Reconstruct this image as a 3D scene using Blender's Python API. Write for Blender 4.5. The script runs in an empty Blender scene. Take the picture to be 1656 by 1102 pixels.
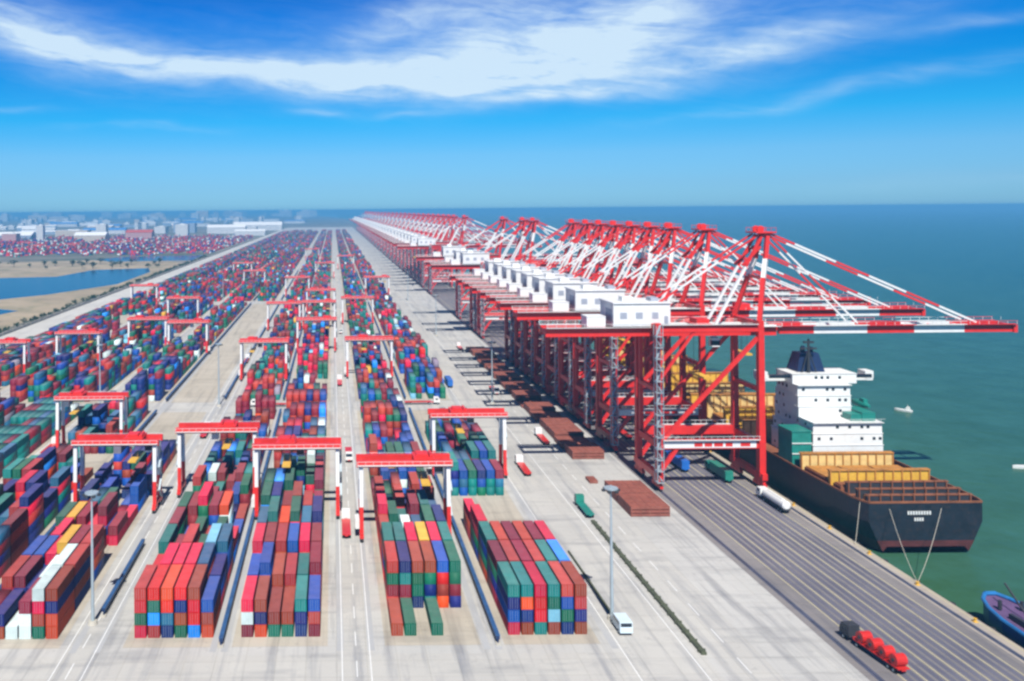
import bpy, math, random
import numpy as np
from mathutils import Vector, Matrix

SC = bpy.context.scene
COL = SC.collection
R = math.radians
rnd = random.Random(11)

# ------------------------------------------------------------------ camera
CAM_H = 89.0
cam = bpy.data.objects.new('camera', bpy.data.cameras.new('camera'))
COL.objects.link(cam)
cam.data.sensor_width = 36.0
cam.data.lens = 36.0 * 1426.0 / 1656.0
cam.data.shift_x = 290.0 / 1656.0
cam.data.shift_y = -211.0 / 1656.0
cam.data.clip_start = 1.0
cam.data.clip_end = 200000.0
cam.location = (0, 0, CAM_H)
cam.rotation_euler = (Matrix.Rotation(R(90), 4, 'X') @ Matrix.Rotation(R(-0.5), 4, 'Z')).to_euler()
SC.camera = cam

# ------------------------------------------------------------------ exposure
SC.view_settings.view_transform = 'Standard'
SC.view_settings.look = 'None'
SC.view_settings.gamma = 1.0
SC.view_settings.exposure = 0.33
SC.render.filter_size = 2.2
SC.cycles.pixel_filter_type = 'BLACKMAN_HARRIS'
SC.cycles.filter_width = 2.6
SC.cycles.use_denoising = True
SC.cycles.max_bounces = 5
SC.cycles.diffuse_bounces = 1
SC.cycles.glossy_bounces = 2
SC.cycles.transmission_bounces = 2
SC.cycles.volume_bounces = 0
SC.cycles.caustics_reflective = False
SC.cycles.caustics_refractive = False

# ------------------------------------------------------------------ sun
SUN_EL, SUN_AZ = 52.0, 180.6          # azimuth measured clockwise from +Y
sun = bpy.data.objects.new('sun', bpy.data.lights.new('sun', 'SUN'))
COL.objects.link(sun)
sun.data.energy = 5.0
sun.data.angle = R(0.5)
sun.data.color = (1.0, 0.965, 0.90)
sd = Vector((math.sin(R(SUN_AZ)) * math.cos(R(SUN_EL)), math.cos(R(SUN_AZ)) * math.cos(R(SUN_EL)), math.sin(R(SUN_EL))))
sun.rotation_euler = sd.to_track_quat('Z', 'Y').to_euler()

# ------------------------------------------------------------------ world
W = bpy.data.worlds.new('World')
SC.world = W
W.use_nodes = True
nt = W.node_tree
nt.nodes.clear()

class NB:
    """small helper for writing node arithmetic"""
    def __init__(s, tree): s.t = tree
    def n(s, kind, **kw):
        nd = s.t.nodes.new(kind)
        for k, v in kw.items(): setattr(nd, k, v)
        return nd
    def m(s, op, a, b=None, c=None, clamp=False):
        nd = s.n('ShaderNodeMath', operation=op); nd.use_clamp = clamp
        for i, v in enumerate((a, b, c)):
            if v is None: continue
            if isinstance(v, (int, float)): nd.inputs[i].default_value = v
            else: s.t.links.new(v, nd.inputs[i])
        return nd.outputs[0]
    def l(s, a, b): s.t.links.new(a, b)
    def mix(s, fac, a, b, blend='MIX'):
        nd = s.n('ShaderNodeMix', data_type='RGBA', blend_type=blend)
        for i, v in ((0, fac), (6, a), (7, b)):
            if isinstance(v, (int, float)): nd.inputs[i].default_value = v
            elif isinstance(v, tuple): nd.inputs[i].default_value = v if len(v) == 4 else v + (1,)
            else: s.l(v, nd.inputs[i])
        return nd.outputs[2]
    def ramp(s, fac, stops):
        nd = s.n('ShaderNodeValToRGB')
        el = nd.color_ramp.elements
        while len(el) < len(stops): el.new(0.5)
        for e, (p, c) in zip(el, stops):
            e.position = p; e.color = c if len(c) == 4 else tuple(c) + (1,)
        s.l(fac, nd.inputs[0])
        return nd.outputs[0]
    def noise(s, vec, scale, detail=4, rough=0.55, dist=0.0):
        nd = s.n('ShaderNodeTexNoise')
        nd.inputs['Scale'].default_value = scale; nd.inputs['Detail'].default_value = detail
        nd.inputs['Roughness'].default_value = rough; nd.inputs['Distortion'].default_value = dist
        if vec is not None: s.l(vec, nd.inputs['Vector'])
        return nd.outputs[0]
    def comb(s, x, y, z=0.0):
        nd = s.n('ShaderNodeCombineXYZ')
        for i, v in enumerate((x, y, z)):
            if isinstance(v, (int, float)): nd.inputs[i].default_value = v
            else: s.l(v, nd.inputs[i])
        return nd.outputs[0]

b = NB(nt)
tc = b.n('ShaderNodeTexCoord')
sep = b.n('ShaderNodeSeparateXYZ'); b.l(tc.outputs['Generated'], sep.inputs[0])
az = b.m('ARCTAN2', sep.outputs[0], sep.outputs[1])
el = b.m('ARCSINE', sep.outputs[2])
sky = b.n('ShaderNodeTexSky', sky_type='NISHITA')
sky.sun_disc = False
sky.sun_elevation = R(SUN_EL); sky.sun_rotation = R(SUN_AZ)
sky.altitude = 50; sky.air_density = 1.0; sky.dust_density = 0.4; sky.ozone_density = 3.0
# deep azure tint aloft, pale at the horizon (a polarised, clean maritime sky); dimmed above the view to deepen shadows
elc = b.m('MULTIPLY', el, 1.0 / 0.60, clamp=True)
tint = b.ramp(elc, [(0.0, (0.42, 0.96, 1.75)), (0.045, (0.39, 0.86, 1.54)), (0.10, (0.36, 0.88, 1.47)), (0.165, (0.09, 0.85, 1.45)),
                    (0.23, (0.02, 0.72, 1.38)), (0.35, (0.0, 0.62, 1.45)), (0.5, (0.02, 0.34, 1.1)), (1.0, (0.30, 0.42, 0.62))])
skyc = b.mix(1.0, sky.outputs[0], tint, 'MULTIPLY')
# cirrus banks: soft elongated patches in azimuth / elevation, broken by stretched noise
def A(px): return math.atan2(px - 538.0, 1426.0)
def E(px, py):
    return math.asin((340.0 - py) / math.sqrt(1426.0 ** 2 + (px - 538.0) ** 2 + (340.0 - py) ** 2))
warp = b.noise(b.comb(b.m('MULTIPLY', az, 5.0), b.m('MULTIPLY', el, 14.0), 0.0), 1.0, 3)
elw = b.m('ADD', el, b.m('MULTIPLY', b.m('SUBTRACT', warp, 0.5), 0.045))
clouds = [  # px, py, half length, half height, tilt (deg, + = rising to the right), strength
    (380, 108, 330, 20, -5, 0.58), (560, 128, 260, 26, -5, 0.55), (880, 62, 230, 72, 8, 0.82), (830, 122, 300, 36, 0, 0.85), (760, 20, 110, 22, 0, 0.35),
    (1040, 40, 150, 40, 20, 0.5), (60, 45, 110, 50, -20, 0.55), (180, 85, 170, 26, -12, 0.6), (905, 164, 130, 10, 3, 0.6),
    (1230, 88, 160, 18, 10, 0.55), (1380, 150, 270, 13, 7, 0.42), (1600, 38, 90, 9, 5, 0.38), (1560, 300, 150, 14, 3, 0.25),
    (515, 180, 45, 6, 0, 0.4), (660, 187, 48, 5, 0, 0.32), (240, 207, 110, 6, 0, 0.32), (20, 172, 60, 6, 0, 0.3), (640, 30, 120, 26, 25, 0.28), (760, 60, 560, 90, 3, 0.30), (60, 50, 220, 70, -15, 0.30), (1250, 60, 200, 40, 8, 0.25)]
acc = None
for (px, py, hl, hh, t, s_) in clouds:
    a0, e0 = A(px), E(px, py)
    ct, st = math.cos(R(t)), math.sin(R(t))
    da = b.m('SUBTRACT', az, a0); de = b.m('SUBTRACT', elw, e0)
    u = b.m('DIVIDE', b.m('ADD', b.m('MULTIPLY', da, ct), b.m('MULTIPLY', de, st)), hl / 1450.0)
    v = b.m('DIVIDE', b.m('SUBTRACT', b.m('MULTIPLY', de, ct), b.m('MULTIPLY', da, st)), hh / 1450.0)
    r2 = b.m('ADD', b.m('MULTIPLY', u, u), b.m('MULTIPLY', v, v))
    g = b.m('MULTIPLY', b.m('EXPONENT', b.m('MULTIPLY', r2, -0.9)), s_)
    acc = g if acc is None else b.m('ADD', acc, g)
fib = b.noise(b.comb(b.m('MULTIPLY', az, 9.0), b.m('MULTIPLY', b.m('ADD', elw, b.m('MULTIPLY', az, 0.10)), 60.0), 1.7), 1.0, 6, 0.6, 0.6)
puff = b.noise(b.comb(b.m('MULTIPLY', az, 22.0), b.m('MULTIPLY', elw, 60.0), 4.2), 1.0, 5, 0.6)
tex = b.m('ADD', b.m('ADD', b.m('MULTIPLY', fib, 1.25), b.m('MULTIPLY', puff, 0.75)), -0.08)
cl = b.m('MULTIPLY', acc, b.m('SUBTRACT', tex, 0.22), clamp=True)
cl = b.m('MULTIPLY', b.m('POWER', cl, 1.45), 1.0, clamp=True)
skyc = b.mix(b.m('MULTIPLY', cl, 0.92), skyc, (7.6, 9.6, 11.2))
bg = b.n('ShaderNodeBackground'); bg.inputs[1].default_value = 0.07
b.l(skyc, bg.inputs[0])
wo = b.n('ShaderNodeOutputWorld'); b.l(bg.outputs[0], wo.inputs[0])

# ------------------------------------------------------------------ helpers
def tag(o, label=None, cat=None, group=None, kind=None):
    if label: o['label'] = label
    if cat: o['category'] = cat
    if group: o['group'] = group
    if kind: o['kind'] = kind
    return o

def empty(name, loc=(0, 0, 0), rz=0.0):
    o = bpy.data.objects.new(name, None)
    o.empty_display_size = 1.0
    COL.objects.link(o); o.location = loc; o.rotation_euler = (0, 0, rz)
    return o

CHILD = {}
def note(o, parent):
    if parent is not None:
        o.parent = parent
        CHILD.setdefault(parent.name, []).append(o)

def copy_tree(o, parent=None, color=None):
    c = o.copy(); COL.objects.link(c)
    if parent is not None: note(c, parent)
    if color is not None: c.color = color
    for ch in CHILD.get(o.name, []): copy_tree(ch, c, color)
    return c

class MB:
    def __init__(s): s.v, s.f, s.mi = [], [], []
    def add(s, vs, fs, mi=0):
        n = len(s.v); s.v += [tuple(q) for q in vs]
        s.f += [tuple(n + i for i in f) for f in fs]; s.mi += [mi] * len(fs)
        return s
    def box(s, x0, x1, y0, y1, z0, z1, mi=0):
        return s.add([(x0, y0, z0), (x1, y0, z0), (x1, y1, z0), (x0, y1, z0), (x0, y0, z1), (x1, y0, z1), (x1, y1, z1), (x0, y1, z1)],
                     [(0, 3, 2, 1), (4, 5, 6, 7), (0, 1, 5, 4), (1, 2, 6, 5), (2, 3, 7, 6), (3, 0, 4, 7)], mi)
    def beam(s, p0, p1, w, h=None, mi=0, w1=None, h1=None):
        h = w if h is None else h
        w1 = w if w1 is None else w1; h1 = h if h1 is None else h1
        p0, p1 = Vector(p0), Vector(p1); d = (p1 - p0).normalized()
        up = Vector((0, 0, 1)) if abs(d.z) < 0.95 else Vector((0, 1, 0))
        a = d.cross(up).normalized(); c = a.cross(d).normalized()
        vs = []
        for p, ww, hh in ((p0, w, h), (p1, w1, h1)):
            for sx, sz in ((-1, -1), (1, -1), (1, 1), (-1, 1)):
                vs.append(p + a * (sx * ww / 2) + c * (sz * hh / 2))
        return s.add(vs, [(0, 3, 2, 1), (4, 5, 6, 7), (0, 1, 5, 4), (1, 2, 6, 5), (2, 3, 7, 6), (3, 0, 4, 7)][::1], mi)
    def cyl(s, p0, p1, r, n=8, mi=0, r1=None):
        r1 = r if r1 is None else r1
        p0, p1 = Vector(p0), Vector(p1); d = (p1 - p0).normalized()
        up = Vector((0, 0, 1)) if abs(d.z) < 0.95 else Vector((0, 1, 0))
        a = d.cross(up).normalized(); c = a.cross(d).normalized()
        vs = []
        for p, rr in ((p0, r), (p1, r1)):
            for k in range(n):
                t = 2 * math.pi * k / n
                vs.append(p + a * (rr * math.cos(t)) + c * (rr * math.sin(t)))
        fs = [(k, (k + 1) % n, n + (k + 1) % n, n + k) for k in range(n)]
        fs += [tuple(range(n))[::-1], tuple(range(n, 2 * n))]
        return s.add(vs, fs, mi)
    def build(s, name, mats, parent=None, smooth=False):
        me = bpy.data.meshes.new(name)
        me.from_pydata(s.v, [], s.f)
        if not isinstance(mats, (list, tuple)): mats = [mats]
        for m_ in mats: me.materials.append(m_)
        if len(mats) > 1: me.polygons.foreach_set('material_index', s.mi)
        if smooth: me.polygons.foreach_set('use_smooth', [True] * len(me.polygons))
        me.validate(); me.update()
        o = bpy.data.objects.new(name, me); COL.objects.link(o)
        note(o, parent)
        return o

def base_mat(name):
    m = bpy.data.materials.new(name); m.use_nodes = True
    t = m.node_tree; bs = t.nodes['Principled BSDF']
    return m, NB(t), bs

def paint(name, c, rough=0.5, var=0.18, metal=0.0, scale=0.35, dirt=None, dirt_amt=0.25):
    """painted / plain surface with uneven weathering"""
    m, q, bs = base_mat(name)
    t = q.n('ShaderNodeTexCoord').outputs['Object']
    n1 = q.noise(t, scale, 6, 0.65)
    lo = tuple(x * (1 - var) for x in c); hi = tuple(min(1, x * (1 + var)) for x in c)
    col = q.ramp(n1, [(0.3, lo), (0.7, hi)])
    if dirt is not None:
        n2 = q.noise(t, scale * 3.7, 5, 0.7)
        f = q.m('MULTIPLY', q.m('SUBTRACT', n2, 0.5, clamp=True), dirt_amt * 6, clamp=True)
        col = q.mix(f, col, dirt)
    q.l(col, bs.inputs['Base Color'])
    bs.inputs['Roughness'].default_value = rough; bs.inputs['Metallic'].default_value = metal
    return m

M = {}
M['crane_red'] = paint('crane_red', (0.72, 0.028, 0.022), 0.42, 0.14, scale=0.25, dirt=(0.35, 0.03, 0.03), dirt_amt=0.2)
M['crane_white'] = paint('crane_white', (0.80, 0.80, 0.78), 0.45, 0.06, scale=0.3, dirt=(0.5, 0.45, 0.42), dirt_amt=0.15)
M['crane_grey'] = paint('crane_grey', (0.35, 0.38, 0.45), 0.5, 0.1)
M['dark_steel'] = paint('dark_steel', (0.035, 0.038, 0.045), 0.5, 0.2)
M['rubber'] = paint('rubber', (0.02, 0.02, 0.022), 0.85, 0.2)
M['glass'] = paint('dark_glass', (0.02, 0.03, 0.045), 0.12, 0.1)
M['yellow'] = paint('yellow_paint', (0.72, 0.42, 0.05), 0.5, 0.15, scale=0.4, dirt=(0.35, 0.16, 0.04))
M['orange'] = paint('orange_paint', (0.46, 0.20, 0.035), 0.6, 0.35, scale=0.35, dirt=(0.16, 0.06, 0.03), dirt_amt=0.5)
M['rope'] = paint('rope', (0.62, 0.58, 0.48), 0.9, 0.1)
M['bus_blue'] = paint('bus_blue', (0.010, 0.03, 0.10), 0.5, 0.2)
M['hatch_brown'] = paint('hatch_brown', (0.26, 0.075, 0.05), 0.7, 0.25, scale=0.3, dirt=(0.40, 0.22, 0.15))
M['ship_white'] = paint('ship_white', (0.78, 0.79, 0.76), 0.5, 0.06, scale=0.2, dirt=(0.55, 0.42, 0.28), dirt_amt=0.22)
M['ship_deck'] = paint('ship_deck', (0.24, 0.085, 0.035), 0.75, 0.35, scale=0.25, dirt=(0.18, 0.06, 0.03), dirt_amt=0.5)
M['hull_black'] = paint('hull_black', (0.012, 0.017, 0.026), 0.5, 0.4, scale=0.3, dirt=(0.075, 0.04, 0.03), dirt_amt=0.3)
M['hull_red'] = paint('hull_red', (0.09, 0.02, 0.018), 0.6, 0.3)
M['deep_teal'] = paint('deep_teal', (0.015, 0.20, 0.16), 0.45, 0.2)
M['funnel_navy'] = paint('funnel_navy', (0.01, 0.025, 0.08), 0.45, 0.2)
M['van_paint'] = paint('van_paint', (0.62, 0.74, 0.80), 0.3, 0.05)
M['truck_red'] = paint('truck_red', (0.58, 0.025, 0.02), 0.35, 0.15)
M['truck_blue'] = paint('truck_blue', (0.02, 0.14, 0.50), 0.35, 0.15)
M['truck_green'] = paint('truck_green', (0.02, 0.22, 0.16), 0.4, 0.15)
M['tug_blue'] = paint('tug_blue', (0.008, 0.05, 0.2), 0.35, 0.2)
M['tug_sky'] = paint('tug_sky', (0.02, 0.15, 0.38), 0.4, 0.2)
M['tug_deck'] = paint('tug_deck', (0.12, 0.07, 0.16), 0.6, 0.2)
M['bus_top'] = paint('bus_top', (0.03, 0.09, 0.22), 0.6, 0.3)
M['galv'] = paint('galvanised', (0.42, 0.50, 0.54), 0.45, 0.1, 0.3)
M['concrete_plain'] = paint('concrete_plain', (0.50, 0.47, 0.40), 0.85, 0.15, scale=0.2, dirt=(0.30, 0.26, 0.2), dirt_amt=0.3)
M['trough'] = paint('trough', (0.075, 0.085, 0.05), 0.9, 0.4, scale=0.5)
M['bark'] = paint('bark', (0.10, 0.07, 0.05), 0.9, 0.2)
M['leaf'] = paint('leaf', (0.045, 0.085, 0.03), 0.7, 0.5, scale=0.6)
M['sand'] = paint('sand', (0.34, 0.27, 0.18), 0.95, 0.35, scale=0.008, dirt=(0.12, 0.14, 0.06), dirt_amt=0.6)
M['line_white'] = paint('line_white', (0.78, 0.78, 0.76), 0.7, 0.1, scale=0.5, dirt=(0.55, 0.55, 0.52), dirt_amt=0.4)
M['line_yellow'] = paint('line_yellow', (0.46, 0.41, 0.25), 0.7, 0.15, scale=0.5, dirt=(0.4, 0.38, 0.3), dirt_amt=0.4)
M['rail_steel'] = paint('rail_steel', (0.07, 0.08, 0.12), 0.5, 0.3, scale=0.2)

def container_mat(name, use_attr):
    m, q, bs = base_mat(name)
    if use_attr:
        a = q.n('ShaderNodeAttribute', attribute_name='Col').outputs['Color']
    else:
        a = q.n('ShaderNodeObjectInfo').outputs['Color']
    geo = q.n('ShaderNodeNewGeometry')
    pos = geo.outputs['Position']
    n1 = q.noise(pos, 0.22, 6, 0.7)
    v = q.ramp(n1, [(0.25, (0.72, 0.72, 0.72)), (0.75, (1.18, 1.18, 1.18))])
    col = q.mix(1.0, a, v, 'MULTIPLY')
    # road dust and sun-bleached paint on roofs, plus glancing sunlight painted in as paler pink
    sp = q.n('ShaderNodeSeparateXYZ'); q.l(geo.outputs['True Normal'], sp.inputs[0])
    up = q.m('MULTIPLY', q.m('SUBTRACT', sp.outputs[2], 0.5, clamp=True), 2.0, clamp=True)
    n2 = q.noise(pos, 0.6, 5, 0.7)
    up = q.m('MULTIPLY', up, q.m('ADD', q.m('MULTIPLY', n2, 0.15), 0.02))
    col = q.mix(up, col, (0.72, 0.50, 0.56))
    # rust patches
    n3 = q.noise(pos, 0.9, 6, 0.75)
    col = q.mix(q.m('MULTIPLY', q.m('SUBTRACT', n3, 0.60, clamp=True), 3.0, clamp=True), col, (0.16, 0.05, 0.025))
    q.l(col, bs.inputs['Base Color'])
    bs.inputs['Roughness'].default_value = 0.6; bs.inputs['Specular IOR Level'].default_value = 0.22
    if use_attr:
        sx = q.n('ShaderNodeSeparateXYZ'); q.l(pos, sx.inputs[0])
        w = q.m('SINE', q.m('MULTIPLY', sx.outputs[1], 2 * math.pi / 0.56))
        bp = q.n('ShaderNodeBump'); bp.inputs['Strength'].default_value = 0.5; bp.inputs['Distance'].default_value = 0.03
        q.l(w, bp.inputs['Height']); q.l(bp.outputs[0], bs.inputs['Normal'])
    return m
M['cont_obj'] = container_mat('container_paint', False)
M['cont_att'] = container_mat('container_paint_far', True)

# ------------------------------------------------------------------ ground materials
def ground_mat(name, c0, c1, stain, streak=True):
    m, q, bs = base_mat(name)
    geo = q.n('ShaderNodeNewGeometry'); pos = geo.outputs['Position']
    sx = q.n('ShaderNodeSeparateXYZ'); q.l(pos, sx.inputs[0])
    n1 = q.noise(pos, 0.02, 6, 0.6)
    col = q.ramp(n1, [(0.3, c0), (0.7, c1)])
    # tyre polish and dust dragged along the driving direction
    st = q.comb(q.m('MULTIPLY', sx.outputs[0], 0.34), q.m('MULTIPLY', sx.outputs[1], 0.018), 0.0)
    n2 = q.noise(st, 1.0, 5, 0.65)
    f2 = q.m('MULTIPLY', q.m('SUBTRACT', n2, 0.5, clamp=True), 3.6 if streak else 1.0, clamp=True)
    col = q.mix(f2, col, stain)
    st3 = q.comb(q.m('MULTIPLY', sx.outputs[0], 0.03), q.m('MULTIPLY', sx.outputs[1], 0.16), 3.0)
    n3 = q.noise(st3, 1.0, 5, 0.65)
    f3 = q.m('MULTIPLY', q.m('SUBTRACT', n3, 0.52, clamp=True), 2.4, clamp=True)
    col = q.mix(f3, col, tuple(x * 0.80 for x in stain))
    n4 = q.noise(pos, 0.35, 5, 0.75)
    f4 = q.m('MULTIPLY', q.m('SUBTRACT', n4, 0.58, clamp=True), 2.6, clamp=True)
    col = q.mix(f4, col, tuple(x * 0.62 for x in stain))
    # slab joints
    bt = q.n('ShaderNodeTexBrick'); bt.offset = 0.0
    bt.inputs['Scale'].default_value = 1.0; bt.inputs['Brick Width'].default_value = 6.0; bt.inputs['Row Height'].default_value = 6.0
    bt.inputs['Mortar Size'].default_value = 0.07; bt.inputs['Color1'].default_value = (1, 1, 1, 1); bt.inputs['Color2'].default_value = (0.93, 0.93, 0.94, 1)
    bt.inputs['Mortar'].default_value = (0.74, 0.73, 0.70, 1)
    q.l(pos, bt.inputs['Vector'])
    col = q.mix(0.8, col, bt.outputs[0], 'MULTIPLY')
    q.l(col, bs.inputs['Base Color'])
    bs.inputs['Roughness'].default_value = 0.82
    return m
M['yard'] = ground_mat('yard_concrete', (0.43, 0.42, 0.39), (0.56, 0.545, 0.51), (0.20, 0.20, 0.215))
M['road'] = ground_mat('road_concrete', (0.44, 0.425, 0.39), (0.55, 0.53, 0.485), (0.24, 0.245, 0.265))
M['road_pale'] = ground_mat('road_pale', (0.52, 0.50, 0.45), (0.62, 0.60, 0.55), (0.36, 0.35, 0.33))
M['stack_pad'] = ground_mat('stack_pad', (0.43, 0.38, 0.30), (0.52, 0.47, 0.39), (0.26, 0.235, 0.20))
M['quay_pave'] = ground_mat('quay_paving', (0.19, 0.175, 0.17), (0.27, 0.245, 0.235), (0.13, 0.125, 0.14))
M['cope'] = ground_mat('cope_concrete', (0.36, 0.31, 0.26), (0.46, 0.41, 0.34), (0.28, 0.25, 0.21))

def land_mat():
    m, q, bs = base_mat('land')
    pos = q.n('ShaderNodeNewGeometry').outputs['Position']
    n1 = q.noise(pos, 0.0025, 8, 0.7)
    col = q.ramp(n1, [(0.32, (0.05, 0.08, 0.04)), (0.46, (0.12, 0.12, 0.09)), (0.56, (0.24, 0.21, 0.17)), (0.70, (0.09, 0.10, 0.10))])
    q.l(col, bs.inputs['Base Color']); bs.inputs['Roughness'].default_value = 0.95
    return m
M['land'] = land_mat()

def sea_mat():
    m, q, bs = base_mat('sea_water')
    pos = q.n('ShaderNodeNewGeometry').outputs['Position']
    sx = q.n('ShaderNodeSeparateXYZ'); q.l(pos, sx.inputs[0])
    n1 = q.noise(q.comb(q.m('MULTIPLY', sx.outputs[0], 0.6), q.m('MULTIPLY', sx.outputs[1], 0.35)), 0.004, 6, 0.6)
    col = q.ramp(n1, [(0.3, (0.032, 0.098, 0.056)), (0.7, (0.050, 0.128, 0.074))])
    # silty green water along the quay, bluer offshore
    d = q.m('DIVIDE', q.m('SUBTRACT', sx.outputs[0], 137.0), 800.0, clamp=True)
    col = q.mix(q.m('POWER', d, 0.6), col, (0.0, 0.048, 0.048))
    near = q.m('SUBTRACT', 1.0, q.m('DIVIDE', q.m('SUBTRACT', sx.outputs[0], 137.0), 34.0, clamp=True), clamp=True)
    yy = q.m('SUBTRACT', 1.0, q.m('DIVIDE', q.m('ABSOLUTE', q.m('SUBTRACT', sx.outputs[1], 205.0)), 45.0, clamp=True), clamp=True)
    col = q.mix(q.m('MULTIPLY', q.m('MULTIPLY', near, yy), 0.9), col, (0.030, 0.085, 0.018))
    q.l(col, bs.inputs['Base Color'])
    bs.inputs['Roughness'].default_value = 0.22
    bs.inputs['IOR'].default_value = 1.33
    bs.inputs['Specular IOR Level'].default_value = 0.03
    wv = q.m('MULTIPLY', q.m('SUBTRACT', q.noise(pos, 0.05, 8, 0.75), 0.5), 1.0)
    col = q.mix(q.m('ADD', q.m('MULTIPLY', wv, 1.6), 0.22, clamp=True), col, (0.05, 0.16, 0.13))
    q.l(col, bs.inputs['Base Color'])
    h = q.noise(pos, 0.22, 5, 0.6); h2 = q.noise(pos, 0.035, 4, 0.6)
    hh = q.m('ADD', q.m('MULTIPLY', h, 0.5), q.m('MULTIPLY', h2, 2.0))
    bp = q.n('ShaderNodeBump'); bp.inputs['Strength'].default_value = 0.55; bp.inputs['Distance'].default_value = 0.6
    q.l(hh, bp.inputs['Height']); q.l(bp.outputs[0], bs.inputs['Normal'])
    return m
M['sea'] = sea_mat()
def pond_mat():
    m, q, bs = base_mat('pond_water')
    bs.inputs['Base Color'].default_value = (0.002, 0.05, 0.125, 1); bs.inputs['Specular IOR Level'].default_value = 0.03
    bs.inputs['Roughness'].default_value = 0.15
    pos = q.n('ShaderNodeNewGeometry').outputs['Position']
    bp = q.n('ShaderNodeBump'); bp.inputs['Strength'].default_value = 0.3
    q.l(q.noise(pos, 0.1, 4), bp.inputs['Height']); q.l(bp.outputs[0], bs.inputs['Normal'])
    return m
M['pond'] = pond_mat()

# ------------------------------------------------------------------ ground, roads, water
def sheet(name, x0, x1, y0, y1, z, mat, kind='structure'):
    return tag(MB().add([(x0, y0, z), (x1, y0, z), (x1, y1, z), (x0, y1, z)], [(0, 1, 2, 3)]).build(name, mat), kind=kind)
FAR = 60000.0
QX = 137.5      # quay face
YS0, YS1 = -60.0, 4600.0
# land beyond the port; its edge follows the quay
tag(MB().add([(-FAR, -500, 0), (QX - 0.4, -500, 0), (QX - 0.4, YS1, 0), (QX - 0.4, 9000, 0), (-3500, FAR, 0), (-FAR, FAR, 0)], [(0, 1, 2, 3, 4, 5)]).build('ground', M['land']), kind='structure')
sheet('water', QX - 60, FAR, -500, FAR, -4.5, M['sea'])
tag(MB().box(QX - 0.4, QX, -400, YS1, -9, 0.012).build('quay_edge', M['concrete_plain']), kind='structure')
sheet('pavement', -238, QX - 0.5, YS0, YS1, 0.004, M['yard'])
# block pads (stacking ground), one sheet each
BLK = {  # id: (centre x, RTG centre x, words)
    5: (44.1, 44.6, 'block beside the quay apron'), 4: (19.7, 18.8, 'block quayside of main road'),
    3: (-11.6, -11.0, 'block inland of main road'), 2: (-33.9, -36.8, 'second block inland of main road'),
    1: (-66.4, -65.2, 'third block inland of main road'), 0: (-90.0, -90.2, 'fourth block inland of main road'),
    -1: (-120.4, -119.0, 'fifth block inland of main road'), -2: (-144.0, -145.5, 'sixth block inland of main road'),
    -3: (-176.5, -175.5, 'seventh block inland of main road'), -4: (-200.0, -201.0, 'eighth block inland of main road')}
SECT = [(184.0, 388.0), (414.0, 838.0), (868.0, 1290.0), (1320.0, 1740.0), (1770.0, 2300.0), (2335.0, 2900.0), (2935.0, 3500.0)]
for bid, (xc, rc, w_) in BLK.items():
    for (y0, y1) in SECT:
        sheet('pavement', xc - (9.8 if bid > -4 else 1.0), xc + 9.8, y0 - 4.0, y1 + 3, 0.008, M['stack_pad'])
for (x0, x1) in ((0.9, 7.0), (-55.0, -48.6), (-110.2, -103.2), (-166.0, -158.5), (57.2, 70.5)):
    sheet('road', x0, x1, 60, 3600, 0.0125, M['road'])
for (x0, x1) in ((74.5, 84.0),):
    sheet('road', x0, x1, -40, 3600, 0.0125, M['road'])
sheet('road', -239.5, -208.5, 150, 4000, 0.0125, M['road_pale'])
for k in range(len(SECT) - 1):
    ya, yb = SECT[k][1] + 5, SECT[k + 1][0] - 6
    sheet('road', -220, 70, ya, yb, 0.0165, M['road'])
sheet('road', -220, 73.0, 150, 176.5, 0.0165, M['road'])
sheet('pavement', 99.8, 133.2, YS0, YS1, 0.014, M['quay_pave'])
sheet('pavement', 133.2, QX, YS0, YS1, 0.019, M['cope'])

# painted lines / rails of the quay
def lines(name, segs, mat, z, kind='structure'):
    q = MB()
    for (x0, x1, y0, y1) in segs: q.add([(x0, y0, z), (x1, y0, z), (x1, y1, z), (x0, y1, z)], [(0, 1, 2, 3)])
    return tag(q.build(name, mat), kind=kind)
lines('road_markings', [(x - 0.14, x + 0.14, YS0, 3600) for x in (106.4, 110.3, 114.2, 118.1, 122.0, 125.9, 129.8)], M['line_yellow'], 0.024)
def tyre_mat():
    m, q, bs = base_mat('tyre_marks')
    pos = q.n('ShaderNodeNewGeometry').outputs['Position']
    q.l(q.ramp(q.noise(pos, 0.05, 5), [(0.3, (0.085, 0.085, 0.12)), (0.7, (0.16, 0.155, 0.19))]), bs.inputs['Base Color'])
    bs.inputs['Roughness'].default_value = 0.6
    return m
M['tyre'] = tyre_mat()
lines('road_markings', [(x - 0.55, x + 0.55, YS0, 3600) for x in (107.4, 109.2, 111.3, 113.1, 115.3, 117.0, 119.2, 121.0, 123.1, 124.8, 127.0, 128.8)], M['tyre'], 0.0205)
rail = MB()
for x in (102.0, 134.4): rail.box(x - 0.09, x + 0.09, YS0, 3600, 0.0, 0.10); rail.box(x - 0.6, x + 0.6, YS0, 3600, 0.0, 0.028)
tag(rail.build('crane_rails', M['rail_steel']), 'steel crane rails running the length of the quay', 'rail')
dash = []
for y in range(60, 1500, 12): dash.append((3.85, 4.05, y, y + 6))
for x in (1.1, 6.7, -54.8, -48.8, 57.4, 70.3, -110.0, -103.4): dash.append((x - 0.1, x + 0.1, 60, 3000))
for y in range(60, 1200, 12):
    dash.append((78.9, 79.1, y, y + 6)); dash.append((-51.9, -51.7, y, y + 6))
lines('road_markings', dash, M['line_white'], 0.024)
lines('road_markings', [(QX - 0.9, QX - 0.55, YS0, 3000)], M['line_yellow'], 0.0245)
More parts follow.
